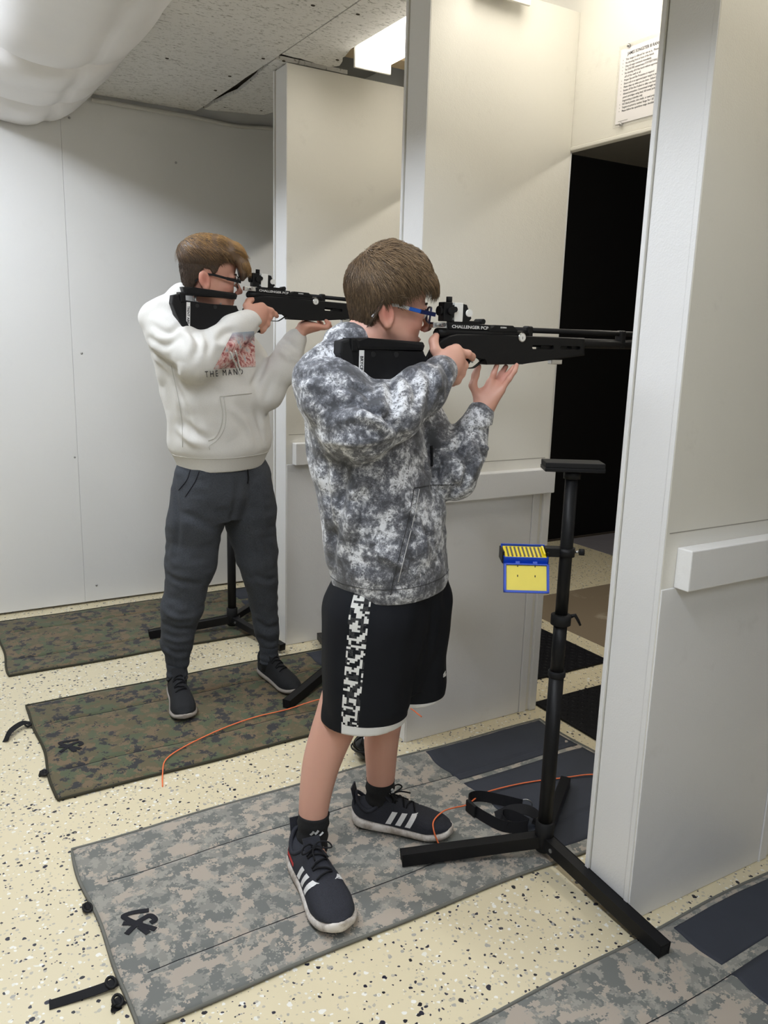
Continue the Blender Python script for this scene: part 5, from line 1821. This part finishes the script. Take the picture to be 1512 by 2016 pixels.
# ------------------------------------------------------------------ the shooter in the white hoodie
def person_back():
    e = empty('person', (1.03, 2.95, .012), label='person in white hoodie and charcoal jogging trousers aiming a rifle', cat='person')
    inv = e.location.copy()
    I = Matrix.Identity(4)

    def own(o):
        o.matrix_parent_inverse = Matrix.Translation(-inv)
        return o
    sc = .985
    o, R = head_frame((.970, 2.853, 1.594), math.radians(-13), math.radians(4), math.radians(6))
    S = SDF((.66, 2.55, .02), (1.50, 3.22, 1.82), .0042)
    W = add_head(S, o, R, sc, (.902, 2.900, 1.488))
    S.loft([(.86, 1.045, 2.955, .13, .09), (1.05, 1.035, 2.945, .14, .10), (1.25, 1.0, 2.93, .155, .105), (1.40, .97, 2.93, .15, .10), (1.47, .93, 2.92, .08, .07)], RDIR, .03)
    S.chain([(.83, 2.93, 1.44), (.895, 2.735, 1.325), (1.00, 2.76, 1.40), (1.092, 2.768, 1.460)], [.05, .042, .037, .027], .02)
    S.chain([(1.09, 3.04, 1.42), (1.19, 2.86, 1.20), (1.25, 2.84, 1.31), (1.294, 2.824, 1.404)], [.05, .042, .037, .027], .02)
    D = A([-.060, 1.101, .117])
    for q, r in (((1.192, 1.664, 1.393), .0155), ((1.195, 1.658, 1.373), .016), ((1.189, 1.657, 1.353), .0155), ((1.179, 1.659, 1.336), .0145)):
        S.cone(A((1.150, 1.663, 1.347)) + D, A(q) + D, .023, r, .014)
    S.ell(A((1.170, 1.660, 1.362)) + D, (.033, .0175, .042), None, .014)
    for f, r in (([(1.192, 1.664, 1.393), (1.228, 1.664, 1.381), (1.247, 1.672, 1.369), (1.260, 1.688, 1.363)], .0098), ([(1.195, 1.658, 1.373), (1.222, 1.667, 1.356), (1.228, 1.690, 1.350), (1.216, 1.718, 1.350)], .0098),
                 ([(1.189, 1.657, 1.353), (1.213, 1.666, 1.333), (1.218, 1.690, 1.328), (1.206, 1.718, 1.329)], .0094), ([(1.179, 1.659, 1.336), (1.199, 1.666, 1.315), (1.203, 1.690, 1.309), (1.192, 1.716, 1.311)], .0086)):
        finger(S, [A(p) + D for p in f], r, .006 if f[0][2] > 1.39 else .012)
    finger(S, [A(p) + D for p in [(1.145, 1.666, 1.362), (1.140, 1.674, 1.394), (1.152, 1.684, 1.410), (1.168, 1.688, 1.416)]], .0112, .012)
    # left hand flat under the stock, finger ends curled up beside it
    S.cone((1.290, 2.824, 1.402), (1.320, 2.814, 1.440), .027, .026, .016, flat=((-.75, 0, .66), .75))
    S.ell((1.338, 2.810, 1.448), (.042, .040, .017), None, .016)
    for y0, y1, r in ((2.786, 2.772, .0088), (2.801, 2.797, .0095), (2.816, 2.818, .0098), (2.832, 2.838, .0096)):
        S.cone((1.325, 2.812, 1.443), (1.366, y0, 1.446), .018, .012, .012)
        if y0 < 2.80 or y0 > 2.83:
            finger(S, [(1.366, y0, 1.446), (1.394, y1, 1.447), (1.402, y1, 1.460), (1.390, y1 + (.002 if y0 < 2.8 else -.002), 1.470)], r)
        else:
            finger(S, [(1.366, y0, 1.446), (1.396, y1, 1.446), (1.412, y1, 1.449), (1.420, y1, 1.451)], r)
    finger(S, [(1.305, 2.838, 1.432), (1.325, 2.850, 1.452), (1.345, 2.846, 1.474)], .0105, .012)
    S.chain([(.945, 2.94, .88), (.914, 2.955, .56), (.866, 2.98, .34), (.859, 2.983, .06)], [.07, .05, .036, .030], .02)
    S.chain([(1.15, 2.955, .88), (1.186, 2.95, .55), (1.22, 2.965, .35), (1.242, 2.963, .06)], [.07, .05, .034, .030], .02)
    S.cone((.859, 2.98, .055), (.845, 2.88, .045), .028, .022, .02)
    S.cone((1.242, 2.96, .055), (1.250, 2.87, .045), .028, .022, .02)
    P, Q = S.arrays()
    P = relax(P, Q, 1, .4)
    red = head_red(P, W, sc, HEAD_PINK)
    for c, r, a in (((1.195, 2.79, 1.481), .014, .4), ((1.135, 2.758, 1.48), .03, .25), ((1.395, 2.78, 1.465), .02, .45), ((1.36, 2.79, 1.44), .03, .3)):
        red = np.maximum(red, a * np.exp(-(np.linalg.norm(P - A(c), axis=1) / r) ** 2))
    own(np_mesh('body', P, Q, 'skin_tan', e, {'red': red}))
    for s in (-1, 1):
        bm = bmesh.new()
        bmesh.ops.create_uvsphere(bm, u_segments=16, v_segments=12, radius=.0125 * sc)
        bmesh.ops.transform(bm, matrix=Matrix.Translation(W((.0815, s * .031, .006))), verts=bm.verts)
        ey = own(bmobj('eye', bm, 'eye_white', e, True))
        bm = bmesh.new()
        bmesh.ops.create_uvsphere(bm, u_segments=12, v_segments=8, radius=.006 * sc)
        bmesh.ops.transform(bm, matrix=Matrix.Translation(W((.0890, s * .031, .006))), verts=bm.verts)
        bmobj('iris', bm, 'eye_iris', ey, True)
        own(tube('eyebrow', [W((.089, s * .014, .027)), W((.092, s * .028, .032)), W((.082, s * .046, .029))], .0028, 'hair_blond', e, 6))

    # hoodie
    S = SDF((.66, 2.52, .87), (1.42, 3.26, 1.58), .0055)
    S.loft([(.918, 1.042, 2.953, .168, .130), (.935, 1.042, 2.953, .176, .140), (.965, 1.040, 2.950, .182, .148), (.98, 1.040, 2.950, .196, .160), (1.09, 1.030, 2.942, .200, .162), (1.22, 1.006, 2.932, .198, .158),
            (1.33, .978, 2.930, .196, .150), (1.42, .948, 2.930, .178, .128), (1.46, .928, 2.925, .145, .105), (1.50, .908, 2.915, .090, .080)], RDIR, .03)
    S.cone((.905, 2.905, 1.475), (.897, 2.892, 1.515), .078, .070, .02)
    # hood folded round the neck
    for a in range(10):
        t0, t1 = math.radians(60 + a * 26), math.radians(60 + (a + 1) * 26)
        c = A((.905, 2.900, 1.495))
        p = lambda t: c + A((math.cos(t) * .074, math.sin(t) * .070, -.012 * math.cos(t)))
        S.cone(p(t0), p(t1), .020, .020, .015)
    S.chain([(.828, 2.935, 1.448), (.850, 2.850, 1.385), (.890, 2.738, 1.318), (.965, 2.752, 1.372), (1.03, 2.762, 1.420), (1.062, 2.765, 1.442)], [.084, .080, .069, .062, .053, .045], .03)
    S.ell((.885, 2.765, 1.300), (.055, .05, .045), None, .035)
    S.cone((1.055, 2.764, 1.435), (1.088, 2.767, 1.458), .044, .042, .010)
    S.chain([(1.10, 3.045, 1.43), (1.15, 2.95, 1.31), (1.190, 2.862, 1.200), (1.235, 2.846, 1.280), (1.268, 2.836, 1.345), (1.280, 2.830, 1.375)], [.082, .074, .062, .056, .049, .043], .025)
    S.cone((1.278, 2.831, 1.368), (1.292, 2.826, 1.398), .044, .042, .010)
    P, Q = S.arrays()
    P = relax(P, Q, 2)
    N = normals(P, Q)
    d = vnoise(P, 10, 15) * .018 + (np.abs(vnoise(P, 11, 19)) * 2 - .5) * .007 + vnoise(P, 24, 16) * .006
    low = np.clip((P[:, 2] - .97) / .05, 0.05, 1)
    hand = np.clip((P[:, 0] - 1.05) / .03, 0, 1) * (P[:, 2] > 1.33)
    P = P + N * (d * low * (1 - .8 * hand))[:, None]
    P = creases(P, Q, [(w_, a_ * .9, p_) for w_, a_, p_ in FOLDS_WHITE])
    own(np_mesh('hoodie', P, Q, 'cloth_white', e))
    hd = e.children[-1]
    bv = bvh_of(P, Q)

    def onh(ob):
        ob.matrix_parent_inverse = I
        return ob
    PX = CLOTH_MARKS
    onh(seam('pocket_seam', bv, PX['pocket'], .0020, 'seam_grey', hd))
    onh(seam('pocket_seam', bv, PX['pocket_top'], .0018, 'seam_grey', hd))
    onh(seam('pocket_stitch', bv, PX['pocket2'], .0014, 'seam_grey', hd))
    onh(seam('side_seam', bv, PX['side'], .0013, 'seam_grey', hd))
    ring = []
    for i in range(48):
        dv = Vector((math.cos(i * math.pi / 24), math.sin(i * math.pi / 24), 0))
        h = bv.ray_cast(Vector((1.04, 2.95, .974)) + dv * .5, -dv)
        if h[0] is not None:
            ring.append(h[0] + dv * .0002)
    onh(tube('hem_seam', ring, .0018, 'seam_grey', hd, 6, True))
    for k in ('cord1', 'cord2'):
        onh(seam('drawstring', bv, PX[k], .0034, 'cloth_white', hd, off=.003))
    # printed picture and words on the chest
    n = 22
    c00, c10, c01, c11 = (Vector(v) for v in PX['print'])
    V, F = [], []
    for i in range(n + 1):
        for j in range(n + 1):
            a, b = i / n, j / n
            V.append(drop(bv, (c00 * (1 - a) + c10 * a) * (1 - b) + (c01 * (1 - a) + c11 * a) * b, .0013))
    for i in range(n):
        for j in range(n):
            a = i * (n + 1) + j
            F.append((a, a + 1, a + n + 2, a + n + 1))
    onh(mesh('printed_picture', V, F, 'print_graphic', hd, True))
    t0, t1 = (Vector(v) for v in PX['words'])
    up = Vector((0, 0, 1))
    tm = text_mesh('lettering', 'THE MAND', .030, 'ink', hd, basis(t0, t1 - t0, up), 0, (t1 - t0).length, 0, 'LEFT', 1.5)
    bm = bmesh.new()
    bm.from_mesh(tm.data)
    bmesh.ops.triangulate(bm, faces=bm.faces)
    bmesh.ops.subdivide_edges(bm, edges=[q for q in bm.edges if q.calc_length() > .02], cuts=2)
    for v in bm.verts:
        v.co = drop(bv, v.co, .0016)
    bm.to_mesh(tm.data)
    bm.free()
    onh(tm)

    # jogging trousers
    S = SDF((.70, 2.74, .04), (1.38, 3.20, .98), .0055)
    S.loft([(.72, 1.045, 2.955, .14, .10), (.82, 1.043, 2.955, .175, .135), (.92, 1.040, 2.955, .178, .135), (.955, 1.040, 2.955, .165, .125)], RDIR, .05)
    S.chain([(.962, 2.940, .86), (.935, 2.948, .70), (.918, 2.957, .55), (.882, 2.975, .38), (.862, 2.982, .23), (.859, 2.983, .155)], [.115, .108, .094, .080, .060, .048], .02)
    S.chain([(1.135, 2.958, .86), (1.155, 2.952, .72), (1.180, 2.950, .55), (1.215, 2.963, .36), (1.232, 2.966, .22), (1.239, 2.966, .165)], [.115, .104, .086, .060, .048, .043], .012)
    P, Q = S.arrays()
    P = relax(P, Q, 2)
    N = normals(P, Q)
    P = P + N * (vnoise(P, 9, 31) * .016 + (np.abs(vnoise(P * A([1, 1, .7]), 12, 32)) * 2 - .5) * .006 + vnoise(P * A([1, 1, 2]), 22, 33) * .005)[:, None]
    P = creases(P, Q, [(w_, a_ * .65, p_) for w_, a_, p_ in FOLDS_TROUSERS])
    own(np_mesh('trousers', P, Q, 'cloth_charcoal', e))
    tr = e.children[-1]
    bv = bvh_of(P, Q)
    onh(seam('pocket_edge', bv, PX['tpocket'], .0016, 'ink', tr))
    onh(seam('pocket_edge', bv, PX['tpocket2'], .0016, 'ink', tr))
    onh(seam('drawstring', bv, PX['tcord'], .0028, 'strap_black', tr, off=.002))
    for pts, r in (([(.859, 2.983, .075), (.859, 2.983, .10), (.859, 2.983, .16)], .0405), ([(1.242, 2.963, .080), (1.241, 2.964, .11), (1.239, 2.966, .17)], .0385)):
        pp = catmull(pts, 8)
        cu = tube('ankle_cuff', pp, [r + .0014 * math.sin(i * 1.1) for i in range(len(pp))], 'cloth_charcoal', tr, 28)
        onh(cu)
    for pts in ([(.858, 2.98, .05), (.859, 2.983, .10)], [(1.242, 2.96, .05), (1.242, 2.963, .10)]):
        own(tube('sock', pts, .037, 'knit_black', e, 24))
    for h, tt in (((.862, 3.032), (.812, 2.722)), ((1.232, 3.038), (1.272, 2.742))):
        own(shoe(e, h, tt, SLIPON))

    # hair: short sides, long fringe swept forward over the brow
    def thick(x, y, z):
        top = np.clip((z - .055) / .05, 0, 1)
        return .007 + .018 * top + .008 * np.clip((x - .0) / .06, 0, 1) * top

    def zmin(x, y):
        return np.interp(x, [-.2, -.060, -.044, -.026, -.002, .010, .030, .050, .2], [-.052, -.048, -.012, .034, .030, .006, .046, .062, .070])

    def fringe(S):
        for i, (y, d0) in enumerate(((-.045, .0), (-.03, .004), (-.012, .006), (.008, .006), (.028, .004))):
            S.chain([W((.02, y, .130)), W((.075, y * 1.05 - .006, .112 + d0)), W((.108, y * 1.0 - .012, .072)), W((.116, y * .95 - .016, .040)), W((.112, y * .9 - .018, .016))], [.018, .020, .016, .011, .005], .014)
    P, Q = hair_cap(o, R, sc, thick, zmin, .004, fringe)
    tl = ((P - o) @ R.T) / sc
    own(np_mesh('hair', P, Q, 'hair_blond', e, {'tone': np.clip(.15 + 4.5 * (tl[:, 2] - .075) + 3.5 * (tl[:, 0] - .02) * (tl[:, 2] > .04) + vnoise(P, 60, 3) * .4, 0, 1)}))
    hr = e.children[-1]

    def flow(l, rr):
        c = l - A([-.06, .02, .115])
        v = c / (np.linalg.norm(c, axis=1, keepdims=True) + 1e-6)
        tp = np.clip((l[:, 2] - .075) / .03, 0, 1)
        v[:, 0] += .9 * tp
        v[:, 1] -= .35 * tp
        fr = np.clip((l[:, 0] - .075) / .03, 0, 1)
        v[:, 2] -= 1.6 * fr + .5 * (1 - tp)
        return v + rr.normal(0, .10, l.shape)
    ln = lambda l, rr: (.010 + .040 * np.clip((l[:, 2] - .065) / .03, 0, 1)) * rr.uniform(.6, 1.2, len(l))
    lf = lambda l, rr: (.0035 + .002 * np.clip((l[:, 2] - .05) / .08, 0, 1)) * rr.uniform(.3, 1.5, len(l))
    tn = lambda l, rr: np.clip(.22 + 7.5 * np.clip(l[:, 2] - .072, -.03, .2) + 5.0 * np.clip(l[:, 0] - .03, 0, .1) * (l[:, 2] > .04) + rr.normal(0, .16, len(l)), 0, 1)
    s_ = strands('strands', P, Q, o, R, sc, 22000, flow, ln, lf, tn, hr, 'hair_blond', 22)
    onh(s_)
    s_['kind'] = 'stuff'
    own(glasses(e, W, sc, [(-.050, -.006, -.028, .022, .0026, 'black_rubber'), (-.028, .022, .010, .023, .0028, 'black_rubber'), (.010, .023, .055, .016, .0032, 'black_rubber'), (.055, .016, .104, .010, .0044, 'black_rubber')], 'black_rubber', (.029, .019, .0014)))


plain('seam_grey', srgb(196, 194, 188), .85)


person_back()
